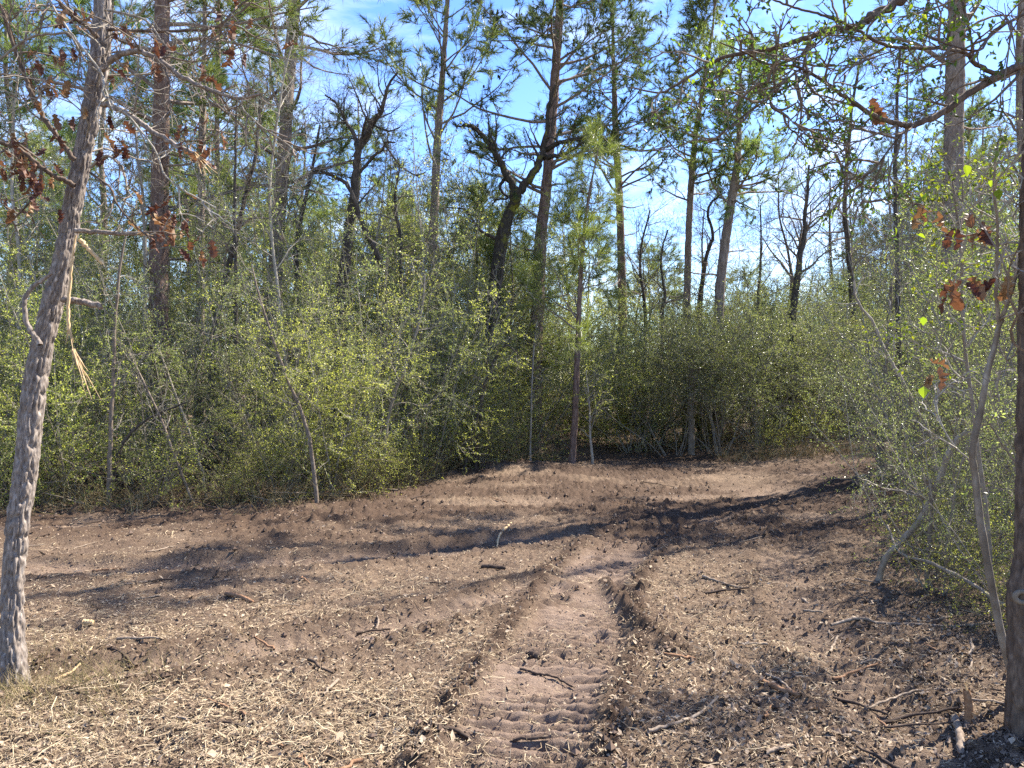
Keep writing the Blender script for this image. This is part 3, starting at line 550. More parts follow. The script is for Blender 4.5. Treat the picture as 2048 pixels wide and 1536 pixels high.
bare_tree('fine-twigged bare tree filling the gap left of the slender dark pine', [(800, 800), (805, 640), (800, 480), (790, 400), (800, 330)], 11, 3, 15, 16, 1.5, n4=3)
bare_tree('pale twiggy tree in front of the tall reddish pine', [(300, 820), (290, 560), (285, 400), (270, 250), (280, 60)], 9, 3, 12.6, 18, 1.5, n4=3, tm='twig', m='twig')
bare_tree('pale twiggy tree reaching over the straight grey pine', [(600, 800), (560, 620), (540, 400), (560, 200), (590, 60)], 8, 3, 12.5, 20, 1.7, n4=3, tm='twig_pale', m='twig_pale')
bare_tree('pale leafless tree behind the leaning foreground trunk at the left edge', [(30, 820), (40, 560), (25, 380), (30, 200), (60, 20)], 9, 3, 12, 20, 1.6, n4=3, tm='twig_pale', m='twig_pale')
bare_tree('leafless tree standing behind the young pine on the clearing edge', [(1285, 760), (1290, 640), (1280, 520), (1300, 420)], 9, 3, 19, 16, 1.8, n4=3)

def proto_bare(i):
    rng = RNG('farbare%d' % i); H = rng.uniform(7, 9); k = 8; P = np.zeros((k, 3)); P[:, 2] = np.linspace(-.2, H, k); P[1:, :2] = np.cumsum(rng.normal(0, .18, (k-1, 2)), 0)
    R = np.linspace(.09, .02, k); wood, _ = twiggy(rng, P, R, 20, 2.6, 6, 6, .25, n4=3); mb = MB(); c = curve(np.column_stack([P, R]), 30); mb.add(*tubes(c[:, :3], c[:, 3], 8))
    return mb.mesh('far_bare_trunk', M['oak_bark'], True), wood.mesh('far_bare_twigs', M['twig_brown' if i else 'twig'])
FB = [proto_bare(i) for i in range(3)]
rng = RNG('far bare')
for i in range(46):
    px = -150+2350*(i+rng.uniform(-.4, .4))/34 if i < 34 else rng.uniform(1460, 1850); d = rng.uniform(21, 48) if i < 34 else rng.uniform(19, 30); x = (px-1024)/F*d
    o = thing('bare_tree', 'leafless tree with brown twigs standing far back in the wood', 'tree', (x, d, gz(x, d)), 'leafless trees far back in the wood'); s = rng.uniform(.6, 1.); o.scale = (s, s, s); o.rotation_euler = (0, 0, rng.uniform(0, 6.28))
    for nm, me in zip(('trunk', 'twigs'), FB[i % 3]): link(nm, me, o)

# ------------------------------------------------------------------ the thicket
EDGE = np.array([(-13, 9.6), (-9, 9.7), (-6, 9.8), (-3.4, 10.1), (-2.6, 10.5), (-1.95, 11.5), (-1.48, 13.2), (-.2, 14.7), (.75, 15.6)])
def edge_pts(off, step, rng):
    s = np.concatenate([[0], np.cumsum(np.hypot(*np.diff(EDGE, axis=0).T))]); out = []
    t = rng.uniform(0, step)
    while t < s[-1]:
        x, y = np.interp(t, s, EDGE[:, 0]), np.interp(t, s, EDGE[:, 1]); out.append((x+rng.normal(0, .2), y+off+rng.normal(0, .25))); t += step*rng.uniform(.75, 1.25)
    return out
rng = RNG('thicket')
for x, y in edge_pts(.9, 1.15, rng):
    put_shrub(('abcad' if x < -2 else 'abcab')[rng.integers(5)], x, y, rng.uniform(.75, 1.0), 'yaupon shrub in the front row of the left thicket facing the clearing', 'front row of the left thicket')
for row, off, smin, smax in (('second', 2.0, .74, 1.02), ('third', 3.6, .95, 1.3), ('fourth', 5.6, 1.1, 1.5), ('last', 8.2, 1.15, 1.6)):
    for x, y in edge_pts(off, 1.8, rng):
        put_shrub('hihhi'[rng.integers(5)], x, y, rng.uniform(smin, smax), 'tall yaupon shrub in the %s row of the left thicket' % row, '%s row of the left thicket' % row)
for x, y in edge_pts(.25, .75, rng):
    put_shrub('low', x, y, rng.uniform(.6, 1.1), 'low leafy sprout at the foot of the left thicket', 'sprouts along the foot of the left thicket')
# right of the gap
for (x, y, s) in [(2.7, 17.2, .95), (3.5, 16.7, 1.), (4.4, 16.3, 1.), (5.3, 16.4, 1.), (6.3, 16.9, 1.), (7.3, 17.6, 1.05), (8.4, 18.4, 1.05), (9.8, 19.6, 1.1), (3.2, 17.6, 1.05), (4.4, 17., 1.05), (5.8, 17.2, 1.1), (7.0, 18.8, 1.15), (3.4, 19.5, 1.15), (5, 19.4, 1.2), (6.8, 20.6, 1.2), (8.6, 20.8, 1.2), (10.5, 22, 1.3)]:
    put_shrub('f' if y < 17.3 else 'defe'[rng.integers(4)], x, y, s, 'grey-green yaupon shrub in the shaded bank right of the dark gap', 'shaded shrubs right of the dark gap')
for (x, y, s) in [(.7, 18.6, .9), (1.5, 19.0, .95), (2.3, 18.8, .95), (1.0, 20.6, 1.1), (2.2, 21, 1.15), (3.2, 21.4, 1.2), (-.6, 21, 1.15), (.2, 17., .85), (2.7, 17.4, .8)]:
    put_shrub('abde'[rng.integers(4)], x, y, s, 'yaupon shrub closing the back of the dark gap', 'shrubs behind the dark gap')
for (x, y, s) in [(5.6, 15.9, .8), (6.9, 17.1, 1.), (3., 18.3, 1.2), (4.6, 17.8, 1.3), (6., 18., 1.3), (1.2, 18.6, 1.1), (2., 18.7, 1.1)]:
    put_shrub('low', x, y, s, 'low dark sprout under the shaded shrubs right of the gap', 'sprouts under the shaded shrubs')
# the sparse, twiggy shrubs along the right side
for (x, y, s) in [(6.5, 11.0, 1.0), (7.6, 11.9, 1.25), (5.9, 9.4, 1.0), (7.2, 9.7, 1.35), (5.3, 7.9, 1.0), (6.3, 7.9, 1.3), (9.0, 13.0, 1.3), (10.4, 14.6, 1.3), (5.3, 10.3, .55), (8.2, 10.6, 1.4), (5.4, 10.7, .8)]:
    put_shrub('stds'[rng.integers(4)], x, y, s, 'sparse grey-twigged shrub along the right side of the clearing', 'twiggy shrubs on the right side')
for (x, y, s) in [(6.1, 11.6, .62), (7.6, 12.9, .75), (8.8, 14.2, .85), (10.2, 15.4, .9), (7.0, 10.4, .75)]:
    put_shrub('hi'[rng.integers(2)], x, y, s, 'tall shrub at the far right end of the clearing', 'tall shrubs at the far right end')
for (x, y, s) in [(4.3, 6.6, .7), (5.0, 6.3, 1.0), (3.75, 5.4, .55), (4.5, 5.2, 1.0), (3.9, 4.4, .85), (3.55, 6.0, .5), (4.2, 7.4, .75), (3.3, 5.0, .42), (5.2, 8.6, .9), (3.2, 5.75, .5), (3.75, 6.7, .6)]:
    put_shrub('stst'[rng.integers(4)], x, y, s, 'near sparse shrub beside the curved pale sapling on the right', 'near shrubs by the pale sapling')
for (x, y, s) in [(3.7, 6.9, .7), (3.2, 5.6, .65), (3.0, 4.7, .5), (5.0, 8.9, .8)]:
    put_shrub('low', x, y, s, 'low sprawling sprout under the right-hand shrubs', 'sprouts under the right shrubs')
for (x, y, s) in [(3.3, 18.2, .85), (4.8, 18.4, .95), (6.2, 18.8, 1.0), (7.6, 19.6, 1.0), (9., 20.5, 1.05), (5.5, 20.8, 1.1), (7.8, 22, 1.1)]:
    put_shrub('i', x, y, s, 'tall rounded grey-green shrub behind the shaded bank on the right', 'tall shrubs behind the shaded bank')
# far undergrowth that closes the view under the trees
rng = RNG('undergrowth')
for i in range(46):
    px = -200+2500*(i+rng.uniform(-.4, .4))/46; d = rng.uniform(22, 38); x = (px-1024)/F*d; s = rng.uniform(1.15, 1.7)*(1. if px < 800 or px > 1650 else .8)
    put_shrub('abde'[i % 4], x, d, s, 'large undergrowth shrub under the far trees', 'undergrowth under the far trees')

# saplings that stand out of the thicket
def sapling(label, pts, w0, w1, d, m='twig_brown', nb=9, Lb=.7, lv=0, d1=None):
    return bare_tree(label, pts, w0, w1, d, nb, Lb, m, 'twig', 3, 3, .25, 0, 'sapling', d1, lv)
sapling('straight slim sapling in the left thicket right of the leaning trunk', [(214, 1005), (220, 900), (225, 780), (230, 650), (240, 540), (252, 470)], 10, 4, 9.9)
sapling('curved dark sapling arching left out of the thicket', [(634, 990), (620, 890), (602, 820), (575, 760), (550, 690), (533, 640), (518, 590), (503, 530)], 9, 3, 10.1)
sapling('thin sapling leaning left across the shaded foot of the thicket', [(385, 1000), (345, 900), (318, 830), (285, 760), (255, 700)], 6, 3, 10)
sapling('dark stem leaning right from the foot of the straight slim sapling', [(214, 1000), (240, 900), (285, 845), (370, 805)], 9, 3, 10.05, 'oak_bark', 4, .4)
sapling('slim stem crossing the centre of the thicket under the forked oak', [(925, 960), (945, 870), (957, 822), (970, 762), (977, 699), (990, 629), (1002, 562), (1010, 500)], 8, 3, 13.4, 'oak_bark', 10, .8, 2)
sapling('pale leaning sapling left of the centre thicket stem', [(762, 985), (772, 870), (783, 805), (807, 742), (830, 672), (843, 622), (850, 550)], 9, 3, 11.7, 'twig', 10, .8, 3)
sapling('arched bent sapling beside the centre thicket stem', [(950, 960), (965, 790), (980, 739), (997, 709), (1012, 690), (1030, 703), (1045, 725)], 7, 2, 13.5, 'oak_bark', 5, .5)
sapling('thin leaning sapling left of the curved dark sapling', [(415, 1010), (400, 930), (370, 840), (340, 760), (315, 690)], 7, 3, 10.6, 'twig', 6, .5)
sapling('slim upright sapling just left of the young pine', [(1060, 950), (1062, 840), (1066, 720), (1075, 640)], 5, 2, 14.9, 'twig_pale', 8, .7, 4)
sapling('leafy sapling at the foot of the young pine by the gap', [(1185, 935), (1180, 860), (1178, 800), (1172, 740)], 6, 2, 14.6, 'twig_pale', 12, .9, 8)

# ------------------------------------------------------------------ leaning trunk in the left foreground
rng = RNG('left tree'); d = 4.2
cx = [(23, 1345), (24, 1250), (28, 1150), (36, 1040), (46, 978), (55, 912), (64, 812), (80, 712), (104, 612), (128, 512), (137, 460), (160, 333), (177, 250), (198, 130), (208, 0), (222, -220), (250, -460), (265, -800)]
wd = [56, 52, 51, 51, 52, 53, 53, 52, 49, 47, 46, 45, 46, 48, 46, 38, 28, 14]
P = pxline(cx, d, 4.5); P[0, 2] = gz(P[0, 0], P[0, 1])-.05
o = thing('hardwood_tree', 'leaning foreground tree with grey furrowed bark, broken limbs and brown leaves', 'tree', tuple(P[0])); LT = o
R = np.array([rpx(q*.80, d) for q in wd]); mb = MB(); mb.add(*bark_tube(P, R, 760, 76, .0115, 70, 10, 4, .85)); to_local(mb, o).build('trunk', M['left_bark'], o, True)
def branch(o, pts, w0, w1, d, m='left_bark', d1=None, nb=0, Lb=.4, tm='twig_brown', n2=3, n3=2, name='branch', s=8, t0=.25):
    W = pxline(pts, d, d1); R_ = np.linspace(rpx(w0, d), rpx(w1, d1 or d), len(pts)); ob, c = stem(o, name, W, R_, M[m], s=s, k=len(pts)*6)
    tw = None
    if nb:
        wood, tw = twiggy(RNG(str(pts)), c[::2, :3], c[::2, 3], nb, Lb, n2, n3, t0, up=.0); to_local(wood, o).build('twigs', M[tm], ob)
    return ob, tw
def splinters(parent, root, p, dirv, n, L, rng, spread=.18, m='fresh_wood'):
    S = np.repeat(np.asarray(p)[None], n, 0)+rng.normal(0, .004, (n, 3)); D = unit(unit(np.asarray(dirv, float))[None]+rng.normal(0, spread, (n, 3)))
    Pp, Rr = grow(S, D, L*rng.uniform(.4, 1.1, n), rng.uniform(.0015, .005, n), 5, .08, -.03, rng, .25)
    mb = MB(); mb.add(*tubes(Pp, Rr, 4)); to_local(mb, root); return mb.build('splinters', M[m], parent)
b, _ = branch(o, [(200, 142), (235, 112), (275, 103), (315, 118), (360, 150), (400, 172), (440, 186), (475, 197), (520, 188)], 13, 5, 4.2, d1=4.0, nb=9, Lb=.5)
branch(o, [(474, 197), (492, 225), (525, 255), (570, 285), (610, 320)], 4, 2, 4.0, 'twig', nb=5, Lb=.3)
b2, _ = branch(o, [(195, 205), (245, 222), (300, 260), (350, 290), (392, 308)], 12, 9, 4.2, d1=4.05, nb=3, Lb=.35)
splinters(b2, o, P3(390, 307, 4.05), P3(435, 362, 4.0)-P3(390, 307, 4.05), 12, .2, rng, .09)
b3, _ = branch(o, [(150, 461), (190, 464), (235, 467), (282, 467)], 10, 8, 4.2); splinters(b3, o, P3(278, 467, 4.2), (1, 0, .02), 10, .07, rng)
branch(o, [(125, 598), (150, 601), (172, 605), (203, 613)], 13, 12, 4.2, name='broken_stub')
branch(o, [(80, 690), (62, 664), (52, 640), (49, 605), (62, 578), (84, 560), (104, 546)], 11, 7, 4.15)
branch(o, [(150, 320), (115, 275), (85, 230), (60, 180), (32, 105), (8, 30), (-30, -40)], 11, 7, 4.25, 'right_bark', 4.1, 9, .5)
branch(o, [(150, 372), (110, 352), (80, 332), (40, 300), (0, 285), (-60, 270)], 11, 7, 4.25, 'right_bark', 4.0, 8, .45)
branch(o, [(82, 338), (76, 385), (45, 420), (10, 455)], 6, 3, 4.15, 'right_bark', nb=4, Lb=.3)
branch(o, [(195, 75), (165, 45), (140, 30), (115, 0), (60, -60)], 9, 6, 4.25, 'right_bark', 4.0, 6, .5)
branch(o, [(98, 0), (130, 50), (162, 92), (205, 150), (206, 186), (225, 208), (260, 235), (310, 300), (330, 350), (370, 382), (432, 416)], 4.5, 3, 4.05, 'twig_pale', 3.95, 7, .3, 'twig_pale')
branch(o, [(180, 335), (215, 312), (245, 340), (255, 380), (265, 395)], 6, 3, 4.2, 'twig', 4.0, 4, .25)
branch(o, [(180, 345), (220, 375), (235, 410), (270, 450), (300, 478)], 5, 3, 4.2, 'right_bark', 4.0, 4, .3)
branch(o, [(160, 480), (185, 505), (206, 528)], 9, 7, 4.15, 'fresh_wood')
branch(o, [(215, 60), (330, 62), (430, 55), (470, 20), (520, -20)], 7, 3, 4.3, 'right_bark', 4.5, 7, .4)
branch(o, [(210, 20), (290, 40), (330, 90), (380, 110), (440, 70), (480, 40)], 5, 2.5, 4.3, 'twig', 4.1, 6, .4)
branch(o, [(0, 118), (60, 75), (110, 68), (140, 70), (170, 120), (205, 150)], 5, 4, 4.1, 'twig', 4.1, 4, .3)
hb, _ = branch(o, [(152, 470), (145, 510), (141, 560), (136, 620), (138, 660)], 4, 7, 4.12, 'fresh_wood', name='torn_bark_strip')
W = pxline([(137, 650), (147, 700), (160, 735), (185, 795)], 4.12); splinters(hb, o, W[0], W[1]-W[0], 8, .14, rng, .05); splinters(hb, o, W[1], W[3]-W[1], 13, .28, rng, .045)
tw = MB(); wood, _ = twiggy(RNG('lt twigs'), P[11:], R[11:], 22, 1.0, 4, 4, .05, ang=1.2, r1f=.12); to_local(wood, o).build('twigs', M['twig'], o)
for (x, y, n, sp) in [(440, 40, 5, 25), (462, 112, 3, 14), (400, 138, 3, 14), (232, 130, 3, 16), (300, 95, 3, 16), (130, 60, 4, 20), (95, 105, 3, 20), (85, 150, 5, 22), (120, 170, 3, 20), (385, 255, 6, 22), (405, 300, 6, 22), (240, 270, 5, 22), (60, 250, 5, 30), (40, 330, 12, 38), (70, 370, 10, 30), (20, 300, 5, 25), (100, 320, 4, 20), (220, 290, 4, 18), (350, 435, 5, 22), (300, 410, 5, 25), (335, 470, 5, 20), (392, 490, 5, 20), (150, 200, 3, 20), (160, 10, 3, 20), (330, 110, 3, 14), (560, 120, 2, 30), (30, 420, 3, 25), (270, 60, 3, 20)]:
    for q in range(int(n*1.4)): hang_leaf(o, P3(x+rng.normal(0, sp), y+rng.normal(0, sp), rng.uniform(3.95, 4.35)), rng, .74)

# ------------------------------------------------------------------ right foreground
rng = RNG('right tree'); d = 3.45
cx = [(2072, 1490), (2072, 1380), (2070, 1260), (2070, 1180), (2076, 1100), (2078, 900), (2082, 600), (2086, 300), (2092, 0), (2099, -400), (2104, -900)]
P = pxline(cx, d); P[0, 2] = gz(P[0, 0], P[0, 1])-.05; R = np.array([rpx(q, d) for q in (100, 96, 94, 94, 82, 78, 76, 74, 70, 60, 30)])
o = thing('hardwood_tree', 'dark furrowed trunk at the right edge with a round branch scar', 'tree', tuple(P[0]))
mb = MB(); mb.add(*bark_tube(P, R, 420, 60, .010, 60, 9, 11, .15)); to_local(mb, o).build('trunk', M['right_bark'], o, True)
c0 = P3(2036, 1190, 3.43); a = np.linspace(0, 2*np.pi, 17); ring = np.stack([c0[0]+.030*np.cos(a), c0[1]-.035+0*a-.01*np.cos(a), c0[2]+.024*np.sin(a)], 1)
mb = MB(); mb.add(*tubes(ring, np.full(17, .012), 8)); to_local(mb, o).build('branch_scar', M['sapling_bark'], o, True)
wood, _ = twiggy(RNG('rt twigs'), P[5:], R[5:], 12, 1.0, 4, 3, .1, ang=1.2, r1f=.1); to_local(wood, o).build('twigs', M['twig_brown'], o)

pts = [(2047, 1430), (2010, 1300), (1985, 1180), (1962, 1050), (1950, 950), (1945, 900), (1960, 830), (1975, 745), (1990, 690), (1998, 650)]
W = pxline(pts, 3.74, 3.6); W[0, 2] = gz(W[0, 0], W[0, 1])-.03
o = thing('oak_sapling', 'curved pale mottled sapling with big brown and yellow-green leaves on the right', 'sapling', tuple(W[0])); SAP = o
c = curve(np.column_stack([W, np.linspace(rpx(16, 3.7), rpx(10, 3.6), len(pts))]), 120); mb = MB(); mb.add(*tubes(c[:, :3], c[:, 3]*(1+.10*np.sin(np.arange(120)*.9)*RNG('z').random(120)), 14)); to_local(mb, o).build('trunk', M['sapling_bark'], o, True)
branch(o, [(1997, 655), (2010, 620), (2030, 560), (2042, 480), (2045, 380)], 9, 5, 3.6, 'sapling_bark', 3.5, 6, .35, 'twig_pale')
branch(o, [(1998, 652), (1992, 590), (1994, 500), (1995, 440), (1988, 380), (1992, 300)], 8, 4, 3.6, 'sapling_bark', 3.4, 8, .4, 'twig_pale')
branch(o, [(1998, 640), (2020, 630), (2055, 622)], 5, 3, 3.6, 'white_bark', 3.4)
branch(o, [(1950, 930), (1900, 880), (1870, 810), (1880, 780)], 4, 2, 3.7, 'twig_pale', 3.8, 5, .3, 'twig_pale')
for (x, y, n, sp, dd) in [(1845, 402, 4, 12, 3.5), (1915, 440, 4, 16, 3.4), (1950, 445, 3, 14, 3.4), (1905, 575, 3, 10, 3.4), (1930, 555, 3, 14, 3.4), (2005, 550, 2, 12, 3.4), (1862, 735, 3, 9, 3.6), (1965, 440, 2, 15, 3.4), (1745, 205, 2, 8, 3.4)]:
    for q in range(n): hang_leaf(o, P3(x+rng.normal(0, sp), y+rng.normal(0, sp), dd+rng.normal(0, .05)), rng, .88)
def broad_leaf(seed, L=.06):
    t = np.linspace(0, 1, 6); wd_ = np.array([.05, .36, .40, .30, .15, 0])*L; z = .25*L*t*t*np.sin(seed)
    v = [(a*L, 0, q) for a, q in zip(t, z)]+[(a*L, b_, q+b_*.5) for a, b_, q in zip(t, wd_, z)]+[(a*L, -b_, q+b_*.4) for a, b_, q in zip(t, wd_, z)]; f = []
    for i in range(5): f += [(i, i+1, 7+i, 6+i), (i+1, i, 12+i, 13+i)]
    mb = MB(); mb.add(v, f); return mb.mesh('broad_leaf', M['bright'])
BL = [broad_leaf(i*1.7) for i in range(5)]
for (x, y) in [(1975, 262), (1990, 300), (2002, 275), (1985, 360), (1998, 378), (1960, 345), (2005, 330), (1930, 330), (1846, 634), (1848, 773), (1940, 300), (1950, 370), (2010, 290), (1898, 462), (1790, 455), (1832, 468)]: hang_leaf(o, P3(x, y, 3.4+rng.normal(0, .08)), rng, .75, BL)

pts = [(1755, 1172), (1770, 1120), (1800, 1085), (1840, 1040), (1864, 992), (1881, 955), (1894, 915), (1914, 881), (1938, 865), (1966, 857)]
W = pxline(pts, 6.1, 5.7); W[0, 2] = gz(W[0, 0], W[0, 1])-.04
o = thing('broken_trunk', 'whitish bent broken trunk with torn end among the right-hand shrubs', 'tree', tuple(W[0]))
c = curve(np.column_stack([W, np.linspace(rpx(13, 6.1), rpx(12, 5.7), len(pts))]), 90); mb = MB(); mb.add(*bark_tube(c[:, :3], c[:, 3], 140, 20, .004, 50, 14, 5)); to_local(mb, o).build('trunk', M['white_bark'], o, True)
b, _ = branch(o, [(1938, 866), (1930, 845), (1915, 838), (1900, 842)], 8, 3, 5.75, 'white_bark'); splinters(o, o, P3(1962, 858, 5.7), P3(1990, 835, 5.7)-P3(1962, 858, 5.7), 16, .12, rng)
branch(o, [(1965, 858), (1985, 840), (1995, 815), (1994, 770), (2000, 740)], 8, 4, 5.7, 'white_bark', 5.6, 4, .3, 'twig_pale'); branch(o, [(1868, 985), (1850, 960), (1843, 935)], 8, 4, 5.9, 'white_bark')
branch(o, [(1864, 1005), (1820, 985), (1770, 978), (1740, 965)], 6, 3, 5.9, 'sapling_bark', 5.8, 4, .4, 'twig_pale')
bare_tree('leaning white dead stem in the right-hand shrubs above the broken trunk', [(1905, 1020), (1854, 858), (1837, 828), (1800, 754), (1776, 713), (1760, 680), (1746, 646), (1713, 600), (1708, 562)], 10, 4, 7.4, 6, .5, 'white_bark', 'twig_pale', 3, 2, .3, 0, 'dead_stem')
bare_tree('short upright dark stem beside the base of the whitish broken trunk', [(1856, 1195), (1856, 1130), (1862, 1050), (1858, 960)], 13, 8, 5.85, 4, .5, 'twig_brown', 'twig_brown', 3, 2, .3, 0, 'dead_stem')
bare_tree('short dark trunk at the end of the track on the right', [(1762, 920), (1760, 880), (1766, 820), (1775, 700), (1782, 560)], 18, 6, 12.4, 12, .9, 'twig_brown', 'twig_brown', 3, 3, .4, 0, 'dead_stem')
o = thing('leaning_pole', 'thin fallen pole propped across the shrubs by the curved pale sapling', 'branch', tuple(P3(2012, 1215, 4.6)))
stem(o, 'pole', pxline([(2012, 1212), (1930, 1160), (1860, 1125), (1800, 1105), (1775, 1050)], 4.6, 6.), np.array([.013, .012, .011, .009, .006]), M['sapling_bark'])
o = thing('snag', 'broken grey dead snag standing in the shrubs right of the gap', 'dead trunk', tuple(P3(1383, 930, 16.6)*[1, 1, 0])); d = 16.6
P = pxline([(1383, 930), (1382, 800), (1384, 745), (1386, 712)], d); P[0, 2] = gz(P[0, 0], P[0, 1])-.05; mb = MB(); mb.add(*bark_tube(P, np.array([.08, .07, .065, .045]), 60, 16, .02, 20, 5, 2)); to_local(mb, o).build('trunk', M['sapling_bark'], o, True)
splinters(o, o, P[-1], (0, 0, 1), 8, .2, rng, .15, 'sapling_bark')

# boughs of a yaupon tree that stands just outside the right edge
o = thing('yaupon_tree', 'overhanging crooked boughs with small green leaves at upper right', 'tree', (2.95, 3.5, gz(2.95, 3.5))); d = 3.2
P = np.array([(2.95, 3.5, -.05), (2.9, 3.48, 1.2), (2.82, 3.4, 2.3), (2.75, 3.3, 3.2), (2.7, 3.3, 4.2)]); mb = MB(); mb.add(*bark_tube(P, np.array([.06, .055, .05, .045, .03]), 160, 24, .004, 40, 10, 6, .2)); to_local(mb, o).build('trunk', M['right_bark'], o, True)
TW = []
def bough(pts, w0, w1, d0=3.25, d1=3.2, nb=7, Lb=.40, m='right_bark', n2=3, n3=3): b, t = branch(o, pts, w0, w1, d0, m, d1, nb, Lb, 'twig_brown', n2, n3, 'bough', 8, .12); TW.append(t)
bough([(2290, -60), (2100, -150), (1950, -110), (1850, -40), (1800, 3), (1756, 25), (1733, 40), (1713, 54), (1656, 60), (1622, 74), (1568, 91), (1545, 97), (1454, 113), (1410, 134), (1360, 165), (1320, 185), (1260, 175)], 22, 3, 3.3, 3.1, 11)
bough([(2295, 260), (2150, 130), (2048, 131), (1998, 151), (1931, 191), (1884, 225), (1827, 250), (1807, 249), (1763, 238), (1723, 215), (1682, 188), (1645, 161), (1595, 134), (1535, 128), (1494, 107), (1440, 85)], 18, 2.5, 3.35, 3.1, 11)
bough([(1995, 151), (1951, 126), (1931, 107), (1884, 96), (1813, 96), (1766, 89), (1726, 67), (1696, 50), (1645, 30), (1595, 17), (1548, 0), (1490, -20)], 9, 3.5, 3.3, 3.05, 8)
bough([(1829, 250), (1803, 269), (1773, 306), (1753, 333), (1726, 363), (1724, 420)], 4.5, 2, 3.22, 3.2, 8)
bough([(1629, 86), (1612, 104), (1607, 134), (1605, 158), (1561, 181), (1541, 195), (1494, 225), (1440, 269)], 7, 2, 3.2, 3.1, 10)
bough([(1542, 194), (1543, 215), (1575, 235), (1605, 262), (1640, 292), (1700, 320)], 3.5, 1.5, 3.15, 3.2, 8)
bough([(1949, 124), (1938, 57), (1924, 0), (1910, -80)], 5, 4, 3.3, 3.3, 6)
bough([(2290, 60), (2100, 20), (1990, 60), (1960, 100), (1900, 90), (1850, 70)], 7, 2.5, 3.3, 3.0, 8)
bough([(1800, 96), (1700, 130), (1640, 130), (1560, 160), (1480, 170)], 3, 1.5, 3.15, 3.0, 8)
Pt = np.concatenate([t[0] for t in TW]); Rt = np.concatenate([t[1] for t in TW]); r = RNG('bough leaves'); keep = r.random(len(Pt)) < .8
s, dd, _ = along(Pt[keep], Rt[keep], 5, .1, 1., r); mb = MB(); mb.add(*leaves(s, dd, .025, .014, r, .3)); to_local(mb, o).build('foliage', M['bough'], o)
def spray(cx_, cy_, sx_, sy_, n, dep, ln):
    s = np.array([P3(cx_+r.normal(0, sx_), cy_+r.normal(0, sy_), dep+r.normal(0, .08)) for _ in range(n)]); return leaves(s, unit(r.normal(size=(n, 3))), ln, ln*.55, r, .4)
mb = MB()
for a_ in [(1860, 60, 50, 28, 70, 3.1, .034), (1900, 20, 40, 18, 30, 3.1, .034), (1960, 80, 30, 30, 30, 3.1, .032), (1420, 110, 30, 30, 26, 3.1, .024), (1400, 170, 20, 16, 16, 3.1, .024), (1670, 55, 25, 20, 16, 3.1, .026), (1740, 200, 40, 25, 22, 3.1, .026), (1700, 100, 60, 30, 24, 3.1, .026)]: mb.add(*spray(*a_))
to_local(mb, o).build('young_foliage', M['bright'], o)
# leafy yellow-green understory behind the sapling
o = thing('leafy_shrub', 'yellow-green leafy shrub high behind the big brown leaves on the right', 'shrub', (3.15, 5., gz(3.15, 5.))); rr = RNG('leafy')
P = pxline([(1990, 1260), (1970, 1000), (1930, 700), (1920, 480), (1900, 330)], 5.0); P[0, 2] = gz(P[0, 0], P[0, 1])-.05; o.location = tuple(P[0]); ob, c = stem(o, 'stem', P, np.linspace(.016, .006, 5), M['sapling_bark'])
wood, tw = twiggy(rr, c[::2, :3], c[::2, 3], 20, .75, 5, 4, .45, up=.01); to_local(wood, o).build('twigs', M['twig_pale'], o)
s, dd, _ = along(*tw, 4, .1, 1., rr); mb = MB(); mb.add(*leaves(s, dd, .034, .019, rr, .5)); to_local(mb, o).build('foliage', M['bright'], o)

